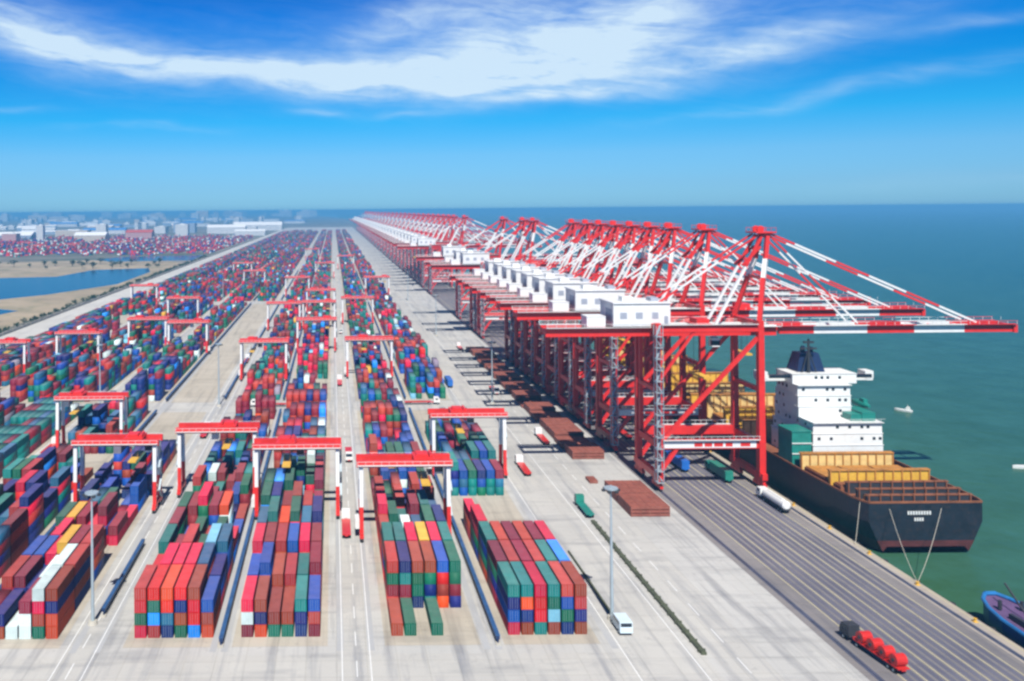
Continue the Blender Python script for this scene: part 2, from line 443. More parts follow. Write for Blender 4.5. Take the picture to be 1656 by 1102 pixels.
# RTG runway beams: darker strips both sides of every block
run = []
for bid, (xc, rc, w_) in BLK.items():
    for s_ in (-11.75, 11.75): run.append((rc + s_ - 0.7, rc + s_ + 0.7, 178, 3500))
M['runway'] = paint('runway', (0.40, 0.40, 0.40), 0.8, 0.12, scale=0.05)
lines('pavement', run, M['runway'], 0.0205)

# ponds and flats inland
def poly(name, pts, z, mat, kind='structure'):
    return tag(MB().add([(x, y, z) for x, y in pts], [tuple(range(len(pts)))]).build(name, mat), kind=kind)
poly('terrain', [(-252, 560), (-252, 1500), (-330, 1660), (-700, 1560), (-1500, 1500), (-1500, 560)], 0.03, M['sand'])
poly('water', [(-1500, 850), (-520, 855), (-342, 906), (-310, 954), (-266, 1085), (-270, 1300), (-290, 1388), (-369, 1356), (-383, 1220), (-455, 1205), (-1500, 1190)], 0.06, M['pond'])
poly('water', [(-1500, 735), (-330, 742), (-292, 770), (-286, 800), (-318, 822), (-1500, 818)], 0.06, M['pond'])
poly('water', [(-256, 1600), (-262, 1780), (-420, 1740), (-445, 1640), (-400, 1580)], 0.06, M['pond'])

# ------------------------------------------------------------------ containers
CL, CWD, CHT, HP, BP, CPX = 12.19, 2.44, 2.59, 2.62, 12.78, 2.80
PAL = {'maroon': (0.24, 0.022, 0.032), 'brown': (0.33, 0.062, 0.020), 'red': (0.66, 0.018, 0.014), 'crimson': (0.70, 0.012, 0.055),
       'rust red': (0.46, 0.055, 0.030), 'orange': (0.74, 0.085, 0.010), 'navy': (0.010, 0.035, 0.22), 'blue': (0.010, 0.115, 0.50),
       'bright blue': (0.012, 0.25, 0.85), 'green': (0.012, 0.19, 0.095), 'teal': (0.012, 0.29, 0.24), 'pale blue': (0.20, 0.52, 0.70),
       'white': (0.62, 0.74, 0.72), 'grey': (0.30, 0.33, 0.35), 'yellow': (0.68, 0.36, 0.03), 'steel blue': (0.045, 0.20, 0.34)}
WTS = {'maroon': 24, 'brown': 8, 'red': 3, 'crimson': 4, 'rust red': 6, 'orange': 1.2, 'navy': 14, 'blue': 6, 'bright blue': 1.5, 'green': 13,
       'teal': 13, 'pale blue': 2, 'white': 2.5, 'grey': 1.5, 'yellow': 0.5, 'steel blue': 8}
NAMES, WS = list(WTS), list(WTS.values())
for _k in list(PAL):
    if _k not in ('white', 'pale blue', 'bright blue', 'yellow'): PAL[_k] = tuple(v * q_ for v, q_ in zip(PAL[_k], (0.88, 0.70, 0.85) if PAL[_k][0] > 0.2 else (0.45, 0.62, 0.68)))
def rc_(): return rnd.choices(NAMES, WS)[0]

stacks = {}    # (block, bay, col) -> [colours bottom to top]
bayY = {}
def put(bid, bay, y, cols): 
    bayY[(bid, bay)] = y
    for c, s_ in enumerate(cols):
        if s_: stacks[(bid, bay, c)] = s_
# gaps (yards left bare) per block: list of (y0, y1)
BARE = {5: [(236, 270), (345, 414), (450, 480)], 4: [], 3: [(345, 366), (430, 462)], 2: [(352, 372)],
        1: [(330, 838)], 0: [(300, 322), (560, 585)], -1: [(384, 410), (620, 650)], -2: [(180, 300), (620, 640)], -3: [(700, 760)], -4: [(414, 520), (900, 980)]}
for bid, (xc, rc, w_) in BLK.items():
    bay = 0
    for (y0, y1) in SECT:
        y = y0; run_h = rnd.uniform(2.6, 4.4); left = 0; dom = None
        while y + CL < y1:
            if left <= 0:
                run_h = min(4.6, max(2.3, run_h + rnd.uniform(-1.6, 1.6))); left = rnd.randint(1, 5)
                dom = rnd.choice(['maroon', 'navy', 'green', 'teal', 'blue', 'rust red', 'crimson']) if rnd.random() < 0.5 else None
            left -= 1
            mid = y + CL / 2
            bare = any(a < mid < b_ for a, b_ in BARE.get(bid, [])) or rnd.random() < 0.03
            if not bare:
                cols = []
                for c in range(6):
                    h = int(round(run_h + rnd.gauss(0, 1.1))); h = max(0, min(5, h))
                    if rnd.random() < 0.05: h = 0
                    cols.append([(dom if (dom and rnd.random() < 0.4) else rc_()) for _ in range(h)])
                if bid == -4: cols = [[], [], []] + [q_[:3] for q_ in cols[3:]]
                if bid == -3: cols = [q_[:4] for q_ in cols]
                put(bid, bay, y, cols)
            bayY[(bid, bay)] = y
            bay += 1; y += BP
def S(*a): return [x for x in a]
def front(bid, bay, cols):
    for c in range(6): stacks.pop((bid, bay, c), None)
    put(bid, bay, bayY[(bid, bay)], cols)
# the rows one can read in the photograph, columns from the inland side, tiers bottom to top
front(5, 0, [S('crimson', 'blue', 'navy', 'teal'), S('brown', 'navy', 'orange', 'teal'), S('teal', 'red', 'red', 'crimson'),
             S('brown', 'pale blue', 'green', 'teal'), S('navy', 'green', 'blue', 'rust red'), S('brown', 'navy', 'rust red', 'brown')])
front(5, 1, [S('maroon', 'navy', 'green', 'maroon'), S('navy', 'brown', 'red', 'rust red'), S('green', 'blue', 'red', 'maroon'),
             S('blue', 'red', 'brown', 'rust red'), S('maroon', 'red', 'green', 'teal'), S('brown', 'green', 'blue', 'bright blue')])
front(5, 2, [S('brown', 'green', 'navy', 'teal'), S('maroon', 'maroon', 'brown', 'rust red'), S('green', 'blue', 'red', 'maroon'),
             S('blue', 'red', 'brown', 'rust red'), S('maroon', 'red', 'green', 'maroon'), S('brown', 'green', 'blue', 'crimson')])
front(5, 3, [S('navy', 'green', 'maroon', 'crimson'), [], [], [], [], []])
front(5, 4, [S('maroon', 'brown', 'crimson'), [], [], [], [], []])
front(5, 5, [[], [], [], [], [], []])
front(4, 0, [S('brown'), S('green'), [], S('green'), [], []])
front(4, 1, [S('rust red', 'maroon', 'green', 'rust red'), S('maroon', 'maroon', 'teal', 'navy'), S('navy', 'green', 'green', 'brown'),
             S('teal', 'navy', 'green', 'brown'), S('orange', 'brown', 'red', 'blue'), S('navy', 'maroon', 'green', 'green')])
front(4, 2, [S('red', 'navy', 'rust red', 'teal'), S('blue', 'navy', 'green', 'teal'), S('maroon', 'green', 'navy', 'crimson'),
             S('navy', 'maroon', 'brown', 'yellow'), S('green', 'brown', 'blue', 'crimson'), S('blue', 'green', 'brown', 'teal')])
front(4, 3, [S('red', 'rust red', 'rust red'), S('green', 'green'), S('navy', 'blue', 'white'), S('maroon', 'brown', 'steel blue'),
             S('navy', 'blue', 'teal', 'green'), S('green', 'green', 'blue', 'navy')])
front(4, 4, [S('red', 'maroon', 'rust red', 'crimson'), S('green', 'green', 'green'), S('navy', 'teal'), S('maroon', 'brown', 'maroon', 'maroon'),
             S('navy', 'blue', 'teal', 'teal'), S('green', 'green', 'steel blue')])
front(3, 0, [S('maroon', 'white', 'crimson'), S('orange', 'navy', 'brown'), S('green', 'brown'), S('green', 'brown'), S('navy', 'navy', 'teal'), S('maroon', 'rust red', 'blue')])
front(3, 1, [S('maroon', 'white', 'blue'), S('orange', 'navy', 'blue', 'blue'), S('green', 'brown', 'brown'), S('green', 'brown', 'rust red'), S('navy', 'green', 'teal'), S('maroon', 'rust red', 'maroon', 'maroon')])
front(3, 2, [S('navy', 'red', 'red', 'crimson'), S('orange', 'navy', 'maroon', 'maroon'), S('green', 'brown', 'brown', 'rust red'), S('green', 'brown', 'navy', 'blue'),
             S('navy', 'maroon', 'rust red', 'crimson'), S('maroon', 'navy', 'maroon', 'maroon')])
front(2, 0, [S('crimson', 'green', 'red', 'rust red'), S('rust red', 'bright blue', 'green', 'red'), S('navy', 'steel blue', 'red', 'orange'),
             S('green', 'brown', 'navy', 'red'), S('bright blue', 'red', 'red', 'brown'), S('orange', 'brown', 'blue')])
front(2, 1, [S('maroon', 'green', 'red'), S('rust red', 'navy', 'brown', 'crimson'), S('navy', 'steel blue', 'red', 'crimson'),
             S('green', 'brown', 'navy', 'crimson'), S('navy', 'red', 'brown', 'steel blue'), S('maroon', 'navy', 'navy')])
front(2, 2, [S('maroon', 'green', 'green', 'teal'), S('rust red', 'navy', 'maroon'), S('navy', 'steel blue', 'rust red', 'rust red'),
             S('green', 'brown', 'green'), S('navy', 'brown', 'blue', 'pale blue'), S('maroon', 'navy', 'blue', 'steel blue')])
front(1, 0, [S('blue', 'maroon'), S('brown', 'navy'), S('white'), S('white', 'white', 'maroon'), S('green', 'brown', 'crimson', 'white'), S('orange', 'orange', 'navy', 'brown')])
front(1, 1, [S('maroon', 'maroon', 'rust red'), S('navy', 'navy', 'maroon'), S('maroon', 'navy'), S('navy', 'brown', 'white'), S('green', 'brown', 'crimson', 'white'), S('navy', 'brown', 'navy', 'rust red')])
front(1, 2, [S('maroon', 'maroon', 'blue'), S('navy', 'blue', 'blue'), S('maroon', 'navy', 'crimson'), S('navy', 'brown', 'maroon', 'yellow'), S('maroon', 'brown', 'crimson', 'maroon'), S('navy', 'brown', 'maroon', 'rust red')])
for bay in range(6, 13):
    if any((5, bay, c) in stacks for c in range(6)):
        front(5, bay, [[rnd.choice(['teal', 'navy', 'steel blue', 'green', 'maroon', 'blue', 'teal']) for _ in range(rnd.choice([2, 3, 3, 4, 4]))] for c in range(6)])
# the long low inland block with mostly green roofs
for bay in range(6, 16):
    cols = [[rc_(), rc_(), rnd.choice(['teal', 'teal', 'green', 'maroon', 'teal', 'steel blue'])][:(3 if rnd.random() < 0.9 else 2)] for _ in range(6)]
    front(-1, bay, cols)

def jit(name, s_=0.22):
    c = PAL[name]; k = 1 + rnd.uniform(-s_, s_)
    return tuple(max(0.004, min(0.95, x * k + rnd.uniform(-0.006, 0.012))) for x in c)

recs = []   # every container: x0, y0, tier, colour name, rgb, block, bay, col, area
f_ = 1426.0
def pr(x, y, z): return (538 + f_ * x / y, 340 + f_ * (CAM_H - z) / y)
for (bid, bay, c), cols in stacks.items():
    xc = BLK[bid][0]; y = bayY[(bid, bay)]; x0 = xc + (c - 2.5) * CPX - CWD / 2
    for t, nm in enumerate(cols):
        top_vis = t == len(cols) - 1
        fr_vis = len(stacks.get((bid, bay - 1, c), [])) <= t or bayY.get((bid, bay - 1), -99) < y - 14
        sc_ = f_ / y
        area = 0.0
        z0, z1 = t * HP, t * HP + CHT
        if top_vis: area += (pr(0, y, z1)[1] - pr(0, y + CL, z1)[1]) * CWD * sc_
        if fr_vis: area += CHT * CWD * sc_ * sc_
        nb = c + 1 if xc < 0 else c - 1
        if len(stacks.get((bid, bay, nb), [])) <= t:
            area += abs(pr(x0, y, 0)[0] - pr(x0, y + CL, 0)[0]) * CHT * sc_ * 0.8
        px, py = pr(x0 + 1.2, y + 4, z1)
        if not (-15 < px < 1670 and 0 < py < 1105): area = 0
        recs.append([x0, y, t, nm, jit(nm), bid, bay, c, area, len(cols)])
recs.sort(key=lambda r: -r[8])
NIND = 296
ind, rest = recs[:NIND], recs[NIND:]

def make_container():
    X, Y, Z = CWD, CL, CHT
    m = MB(); e = 0.16
    for x in (0, X - e):
        for y in (0, Y - e): m.box(x, x + e, y, y + e, 0, Z)
        m.box(x + 0.003, x + e - 0.003, e, Y - e, 0.003, e); m.box(x + 0.003, x + e - 0.003, e, Y - e, Z - 0.12, Z - 0.003)
    for y in (0, Y - e):
        m.box(e, X - e, y + 0.003, y + e - 0.003, 0.003, e); m.box(e, X - e, y + 0.003, y + e - 0.003, Z - 0.12, Z - 0.003)
    # corrugated side walls
    n = 40; prof = []
    step = (Y - 2 * e) / n
    for k in range(n):
        y = e + k * step
        prof += [(y, 0.0), (y + step * 0.3, 0.0), (y + step * 0.5, 0.045), (y + step * 0.8, 0.045)]
    prof.append((Y - e, 0.0))
    for side in (0, 1):
        vs = []
        for (y, d) in prof:
            x = 0.03 + d if side == 0 else X - 0.03 - d
            vs += [(x, y, e), (x, y, Z - 0.12)]
        fs = [(2 * k, 2 * k + 1, 2 * k + 3, 2 * k + 2) for k in range(len(prof) - 1)]
        m.add(vs, fs)
    vs = []
    for (y, d) in prof: vs += [(e, y, Z - 0.03 - d * 0.7), (X - e, y, Z - 0.03 - d * 0.7)]
    m.add(vs, [(2 * k, 2 * k + 1, 2 * k + 3, 2 * k + 2) for k in range(len(prof) - 1)])
    m.add([(e, e, 0.1), (X - e, e, 0.1), (X - e, Y - e, 0.1), (e, Y - e, 0.1)], [(0, 1, 2, 3)])
    m.box(e, X - e, Y - 0.1, Y - 0.04, e, Z - 0.12)
    m.box(e, X - e, 0.10, 0.14, e, Z - 0.12)
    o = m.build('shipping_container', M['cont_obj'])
    for s_ in (0, 1):
        d = MB(); xa = e + 0.01 + s_ * (X / 2 - e); xb = xa + X / 2 - e - 0.02
        d.box(xa, xb, 0.045, 0.085, e + 0.01, Z - 0.13)
        for k in range(1, 4):
            zz = e + k * (Z - 0.3) / 4; d.box(xa + 0.02, xb - 0.02, 0.03, 0.047, zz - 0.05, zz + 0.05)
        dd = d.build('door', M['cont_obj'], o)
        rods = MB()
        for q in (0.28, 0.72):
            xx = xa + q * (xb - xa); rods.cyl((xx, 0.01, e + 0.05), (xx, 0.01, Z - 0.16), 0.022, 6)
        rods.build('lock_rod', M['galv'], dd)
    return o
proto_c = make_container()
ORD = ['', 'first', 'second', 'third', 'fourth', 'fifth', 'sixth', 'seventh', 'eighth', 'ninth', 'tenth', 'eleventh', 'twelfth', 'thirteenth',
       'fourteenth', 'fifteenth', 'sixteenth', 'seventeenth', 'eighteenth', 'nineteenth', 'twentieth', 'twenty-first', 'twenty-second', 'twenty-third',
       'twenty-fourth', 'twenty-fifth', 'twenty-sixth', 'twenty-seventh', 'twenty-eighth', 'twenty-ninth', 'thirtieth']
ORD += ['number %d' % k for k in range(31, 400)]
doors = list(CHILD[proto_c.name])
used = False
BW = {5: 'block beside quay apron', 4: 'block quayside of main road', 3: 'block inland of main road', 2: 'second block inland', 1: 'third block inland',
      0: 'fourth block inland', -1: 'fifth block inland', -2: 'sixth block inland', -3: 'seventh block inland', -4: 'eighth block inland'}
for (x0, y, t, nm, rgb, bid, bay, c, area, n) in ind:
    if not used: o = proto_c; used = True
    else:
        o = proto_c.copy(); COL.objects.link(o)
        for d in doors:
            dc = d.copy(); COL.objects.link(dc); note(dc, o)
            for r_ in CHILD[d.name]:
                rc2 = r_.copy(); COL.objects.link(rc2); note(rc2, dc)
    o.location = (x0, y, 0.03 + t * HP)
    col4 = rgb + (1,)
    o.color = col4
    for d in CHILD[o.name]: d.color = col4
    k = 6 - c
    row = 'front' if bay == 0 else ORD[bay + 1]
    tier = 'top' if (t == n - 1 and n > 1) else ('ground' if t == 0 else ORD[t + 1])
    tag(o, f'{nm} container, {tier} tier, {ORD[k]} column from quay, {row} row, {BW[bid]}', 'container', 'stacked shipping containers')

# all remaining containers, thousands of them
def boxes_mesh(name, arr, cols, mat):
    """arr: n x 6 (x0,x1,y0,y1,z0,z1)"""
    a = np.asarray(arr, dtype=np.float32); n = len(a)
    v = np.empty((n, 8, 3), np.float32)
    ix = [0, 1, 1, 0, 0, 1, 1, 0]; iy = [2, 2, 3, 3, 2, 2, 3, 3]; iz = [4, 4, 4, 4, 5, 5, 5, 5]
    for k in range(8):
        v[:, k, 0] = a[:, ix[k]]; v[:, k, 1] = a[:, iy[k]]; v[:, k, 2] = a[:, iz[k]]
    fq = np.array([(4, 5, 6, 7), (0, 1, 5, 4), (1, 2, 6, 5), (2, 3, 7, 6), (3, 0, 4, 7)], np.int32)
    f = (fq[None] + (np.arange(n, dtype=np.int32) * 8)[:, None, None]).reshape(-1)
    me = bpy.data.meshes.new(name)
    me.vertices.add(n * 8); me.vertices.foreach_set('co', v.reshape(-1))
    me.loops.add(len(f)); me.loops.foreach_set('vertex_index', f)
    nf = n * 5
    me.polygons.add(nf); me.polygons.foreach_set('loop_start', np.arange(nf, dtype=np.int32) * 4)
    me.polygons.foreach_set('loop_total', np.full(nf, 4, np.int32))
    at = me.attributes.new('Col', 'FLOAT_COLOR', 'FACE')
    cc = np.ones((n, 5, 4), np.float32); cc[:, :, :3] = np.asarray(cols, np.float32)[:, None, :]
    at.data.foreach_set('color', cc.reshape(-1))
    me.materials.append(mat); me.update(calc_edges=True)
    o = bpy.data.objects.new(name, me); COL.objects.link(o)
    return o
arr, cols_ = [], []
for (x0, y, t, nm, rgb, bid, bay, c, area, n) in rest:
    z = 0.03 + t * HP
    if y > 430 and rnd.random() < 0.12:
        arr.append((x0, x0 + CWD, y, y + 6.0, z, z + CHT)); cols_.append(rgb)
        arr.append((x0, x0 + CWD, y + 6.15, y + CL, z, z + CHT)); cols_.append(jit(rc_()))
    else:
        arr.append((x0, x0 + CWD, y, y + CL, z, z + CHT)); cols_.append(rgb)
# depots inland beyond the ponds
for bx in range(-1500, -250, 34):
    y = 1830 + rnd.uniform(-60, 60)
    while y < 2900:
        if rnd.random() < 0.72:
            for c in range(6):
                for t in range(max(0, int(round(rnd.gauss(3, 1.2))))):
                    z = 0.05 + t * HP; x0 = bx + c * CPX
                    arr.append((x0, x0 + CWD, y, y + CL, z, z + CHT)); cols_.append(jit(rnd.choice(['maroon', 'rust red', 'red', 'crimson', 'navy', 'blue', 'white', 'maroon', 'teal'])))
        y += BP if rnd.random() < 0.9 else BP * 3
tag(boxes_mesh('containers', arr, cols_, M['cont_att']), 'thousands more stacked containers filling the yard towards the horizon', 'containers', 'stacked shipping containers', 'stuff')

# ------------------------------------------------------------------ rubber-tyred gantries
def make_rtg():
    root = empty('yard_gantry_crane')
    hs = 11.75; HT = 21.0
    for sx in (-1, 1):
        x = sx * hs
        for sy in (-1, 1):
            y = sy * 3.9
            l = MB()
            l.beam((x, y, 1.9), (x, y * 0.92, 9.0), 1.05, 1.0, 0)
            l.beam((x, y * 0.92, 9.0), (x, y * 0.80, HT - 1.4), 1.04, 0.99, 1)
            l.build('leg', [M['crane_red'], M['crane_white']], root)
            w = MB()
            w.box(x - 0.55, x + 0.55, y - 1.9, y + 1.9, 1.15, 1.75, 0)
            w.build('wheel_bogie', M['crane_red'], root)
            for d in (-1.15, 1.15):
                ww = MB(); ww.cyl((x - 0.42, y + d, 0.82), (x + 0.42, y + d, 0.82), 0.82, 14, 0); ww.cyl((x - 0.46, y + d, 0.82), (x + 0.46, y + d, 0.82), 0.34, 10, 1)
                ww.build('wheel', [M['rubber'], M['crane_white']], root)
        s_ = MB(); s_.box(x - 0.5, x + 0.5, -5.2, 5.2, 1.75, 2.55); s_.build('sill_beam', M['crane_red'], root)
        t_ = MB(); t_.box(x - 0.45, x + 0.45, -3.0, 3.0, HT - 2.0, HT - 1.2); t_.build('end_beam', M['crane_white'], root)
    for sy in (-1, 1):
        g = MB(); g.box(-hs - 1.2, hs + 1.2, sy * 3.0 - 0.6, sy * 3.0 + 0.6, HT - 1.45, HT + 0.25)
        g.build('girder', M['crane_red'], root)
        wk = MB(); wk.box(-hs - 1, hs + 1, sy * 4.1 - 0.45, sy * 4.1 + 0.45, HT - 0.9, HT - 0.82)
        for k in range(13):
            xx = -hs - 0.9 + k * (2 * hs + 1.8) / 12; wk.box(xx - 0.04, xx + 0.04, sy * 4.5 - 0.04, sy * 4.5 + 0.04, HT - 0.82, HT + 0.25)
        wk.box(-hs - 1, hs + 1, sy * 4.5 - 0.045, sy * 4.5 + 0.045, HT + 0.25, HT + 0.33)
        wk.build('walkway', M['crane_white'], root)
    tr = MB(); tr.box(-3.0, 2.6, -3.5, 3.5, HT + 0.3, HT + 0.75); tr.box(-2.2, 1.0, -2.0, 2.0, HT + 0.75, HT + 1.5)
    tr.cyl((1.8, -2.4, HT + 1.1), (1.8, 2.4, HT + 1.1), 0.5, 10)
    tro = tr.build('trolley', M['crane_red'], root)
    cb = MB(); cb.box(2.9, 5.0, -1.1, 1.1, HT - 4.0, HT - 1.5, 0); cb.box(2.85, 5.05, -1.15, -0.2, HT - 3.5, HT - 2.2, 1)
    cb.build('cab', [M['crane_white'], M['glass']], root)
    sp = MB(); sp.box(-1.2, 1.2, -6.0, 6.0, 15.2, 15.6)
    for sx in (-0.9, 0.9):
        for sy in (-2, 2): sp.cyl((sx, sy, 15.6), (sx, sy * 0.8, HT), 0.05, 5)
    sp.build('spreader', M['yellow'], root)
    eh = MB(); eh.box(-hs - 1.7, -hs - 0.55, -2.3, 2.3, 2.6, 5.0); eh.build('power_house', M['crane_white'], root)
    ld = MB()
    for k in range(5):
        z = 2.6 + k * 3.4; d = 1 if k % 2 else -1
        ld.beam((hs + 0.95, -2.0 * d, z), (hs + 0.95, 2.0 * d, z + 3.4), 0.6, 0.12); ld.box(hs + 0.6, hs + 1.3, 2.0 * d - 0.5, 2.0 * d + 0.5, z + 3.36, z + 3.44)
    ld.build('stairs', M['galv'], root)
    return root
rtg = make_rtg()
RTGS = [(3, 259), (2, 279), (1, 265), (4, 241), (5, 296), (0, 328), (2, 465), (4, 470), (3, 556), (2, 655), (3, 662), (-2, 504), (0, 548), (-1, 566),
        (-3, 470), (4, 690), (3, 760), (-1, 700), (5, 900), (2, 905), (0, 1010), (-3, 820), (3, 1150), (4, 1320), (-1, 1160), (2, 1560)]
first = True
cnt = {}
for (bid, y) in sorted(RTGS, key=lambda q: q[1]):
    o = rtg if first else copy_tree(rtg); first = False
    cnt[bid] = cnt.get(bid, 0) + 1
    o.location = (BLK[bid][1], y, 0.03)
    if rnd.random() < 0.5 and bid not in (4,): o.rotation_euler.z = math.pi
    dx = rnd.choice([-7.5, -6.0, 5.5, 7.0, -3.0])
    for ch in CHILD[o.name]:
        if ch.name.split('.')[0] in ('trolley', 'cab', 'spreader'): ch.location.x = dx
    k = cnt[bid]; w_ = {1: 'nearest', 2: 'second nearest', 3: 'third nearest', 4: 'fourth nearest', 5: 'fifth nearest', 6: 'sixth nearest', 7: 'seventh nearest'}[k]
    tag(o, f'red yard gantry on white legs, {w_} straddling the {BW[bid]}', 'gantry crane', 'gantries straddling the container blocks')

# ------------------------------------------------------------------ ship-to-shore cranes
def banded(m, p0, p1, w, h, cuts):
    """beam from p0 to p1 in alternating red / white lengths; cuts = fractions"""
    p0, p1 = Vector(p0), Vector(p1); cs = [0.0] + list(cuts) + [1.0]
    for k in range(len(cs) - 1):
        m.beam(p0.lerp(p1, cs[k]), p0.lerp(p1, cs[k + 1]), w, h, k % 2)

def make_sts():
    root = empty('quay_crane')
    G, LY = 32.4, 9.0
    RW = [M['crane_red'], M['crane_white']]
    for x in (0, G):
        s_ = MB(); s_.box(x - 0.8, x + 0.8, -11.5, 11.5, 3.2, 5.2); s_.build('sill_beam', M['crane_red'], root)
        for sy in (-1, 1):
            bo = MB()
            for d in (-2.6, 0.0, 2.6):
                bo.box(x - 0.5, x + 0.5, sy * 8 + d - 1.1, sy * 8 + d + 1.1, 0.9, 1.9, 0)
                for q in (-0.6, 0.6): bo.cyl((x - 0.3, sy * 8 + d + q, 0.55), (x + 0.3, sy * 8 + d + q, 0.55), 0.45, 10, 1)
            bo.box(x - 0.4, x + 0.4, sy * 8 - 3, sy * 8 + 3, 1.9, 3.2, 0)
            bo.build('wheel_bogie', [M['crane_red'], M['dark_steel']], root)
            lg = MB()
            y = sy * LY
            if x == 0:
                lg.beam((0, y, 4.0), (0, y, 15), 1.7, 2.0, 0, 2.0, 2.2); lg.beam((0, y, 15), (0.0, y, 52.4), 1.9, 2.0, 0, 1.7, 1.8)
            else:
                lg.beam((G, y, 4.0), (G, y, 15), 1.9, 2.2, 0, 2.0, 2.4); lg.beam((G, y, 15), (G, y, 53.0), 1.95, 2.2, 0, 1.7, 1.8)
            lg.build('leg', M['crane_red'], root)
    for sy in (-1, 1):
        y = sy * LY
        pb = MB(); pb.box(0.9, G - 0.9, y - 0.85, y + 0.85, 12.9, 15.6, 0)
        pb.box(0.95, G - 1.0, y + sy * 0.9, y + sy * 1.9, 15.7, 15.8, 1)
        for k in range(17): pb.box(1.0 + k * 1.88, 1.08 + k * 1.88, y + sy * 1.84, y + sy * 1.92, 15.8, 16.9, 1)
        pb.box(1.0, G - 1.1, y + sy * 1.83, y + sy * 1.93, 16.9, 17.0, 1)
        pb.build('portal_beam', RW, root)
        if sy == -1:   # white name board with worn red and white lettering, unreadable in the photograph
            nb = MB(); nb.box(1.6, G - 1.9, y - 0.93, y - 0.87, 13.2, 15.3, 1)
            for (a, c_) in ((11.0, 13.6), (14.2, 16.6), (17.2, 20.0), (20.8, 23.0), (25.5, 28.6)): nb.box(a, c_, y - 0.97, y - 0.932, 13.6, 14.9, 0)
            nb.build('name_board', RW, root)
        br = MB()
        br.beam((1.2, y, 15.4), (G - 0.8, y, 47.5), 1.1, 1.1, 0); br.build('diagonal_brace', M['crane_red'], root)
        br = MB(); br.beam((0.3, y, 34.0), (12.0, y, 50.2), 0.8, 0.8, 0); br.build('diagonal_brace', M['crane_red'], root)
        kn = MB(); kn.beam((0.5, y, 5.5), (6.0, y, 13.2), 1.1, 1.1, 0); kn.build('knee_brace', M['crane_red'], root)
        ub = MB(); ub.box(0.8, G - 0.8, y - 0.7, y + 0.7, 49.6, 51.8, 0)
        ub.box(1.0, G - 1, y + sy * 0.75, y + sy * 1.6, 51.9, 52.0, 1)
        ub.build('upper_beam', RW, root)
    for (x, z0, z1) in ((0, 13.0, 15.0), (G, 13.0, 15.0), (0, 49.9, 51.9), (G, 50.2, 52.6), (0, 30.5, 31.8), (G, 30.5, 31.8)):
        cb = MB(); cb.box(x - 0.65, x + 0.65, -LY + 0.95, LY - 0.95, z0, z1); cb.build('cross_beam', M['crane_red'], root)
    # main girders out to the backreach
    for sy in (-1, 1):
        g = MB(); g.box(-34, 40, sy * 3.4 - 0.65, sy * 3.4 + 0.65, 47.6, 50.4, 0); g.box(6, 40, sy * 3.4 - 0.95, sy * 3.4 + 0.95, 50.403, 50.9, 1)
        g.build('girder', RW, root)
        wk = MB(); wk.box(-34, 41, sy * 4.9 - 0.6, sy * 4.9 + 0.6, 50.5, 50.62, 0)
        for k in range(26): wk.box(-33.9 + k * 3.0, -33.8 + k * 3.0, sy * 5.45 - 0.05, sy * 5.45 + 0.05, 50.62, 51.7, 0)
        wk.box(-34, 41, sy * 5.45 - 0.06, sy * 5.45 + 0.06, 51.7, 51.8, 0)
        wk.box(-34, 41, sy * 5.45 - 0.05, sy * 5.45 + 0.05, 51.15, 51.22, 0)
        wk.build('walkway', M['crane_white'], root)
    tb = MB()
    for x in (-33.5, -22, -14): tb.box(x - 0.5, x + 0.5, -2.75, 2.75, 48.4, 50.0)
    tb.build('girder_tie', M['crane_red'], root)
    # boom
    cuts = [(53 - 42) / 75.0, (70 - 42) / 75.0, (85 - 42) / 75.0, (101 - 42) / 75.0]
    bm = MB()
    for sy in (-1, 1):
        banded(bm, (41, sy * 3.4, 49.3), (116.5, sy * 3.4, 49.3), 1.25, 2.5, cuts)
        banded(bm, (41, sy * 4.9, 50.72), (116.5, sy * 4.9, 50.72), 1.1, 0.12, cuts)
        banded(bm, (41, sy * 5.4, 51.75), (116.5, sy * 5.4, 51.75), 0.12, 0.12, cuts)
        for k in range(27):
            x = 41.2 + k * 3.0; bm.box(x, x + 0.1, sy * 5.4 - 0.05, sy * 5.4 + 0.05, 50.7, 51.75, 1)
    for k in range(10):
        x = 44 + k * 8.2; bm.box(x - 0.35, x + 0.35, -2.8, 2.8, 48.8, 50.0, 1 if k % 2 else 0)
    bm.box(115.9, 117.1, -4.6, 4.6, 47.9, 50.3, 0)
    bm.build('boom', RW, root)
    # apex tower over the waterside legs
    af = MB()
    for sy in (-1, 1):
        af.beam((G, sy * (LY - 0.3), 52.6), (G + 3.0, sy * 5.2, 66), 1.3, 1.3, 0)
        af.beam((G + 3.0, sy * 5.2, 66), (G + 4.6, sy * 3.4, 72), 1.25, 1.25, 1)
        af.beam((G + 4.6, sy * 3.4, 72), (G + 6.0, sy * 2.2, 80.6), 1.2, 1.2, 0)
        banded(af, (G + 4.2, sy * 2.3, 79.8), (G - 12.0, sy * 3.4, 50.4), 0.8, 0.8, (0.35,))
    af.box(G + 3.0 - 0.4, G + 3.4, -5.0, 5.0, 65.6, 66.6, 0)
    af.beam((G + 3.6, -2.2, 76.0), (G - 2.5, -2.8, 70.0), 0.7, 0.7, 0); af.beam((G + 3.6, 2.2, 76.0), (G - 2.5, 2.8, 70.0), 0.7, 0.7, 0)
    af.box(G + 1.6, G + 8.2, -3.6, 3.6, 80.3, 80.8, 0)
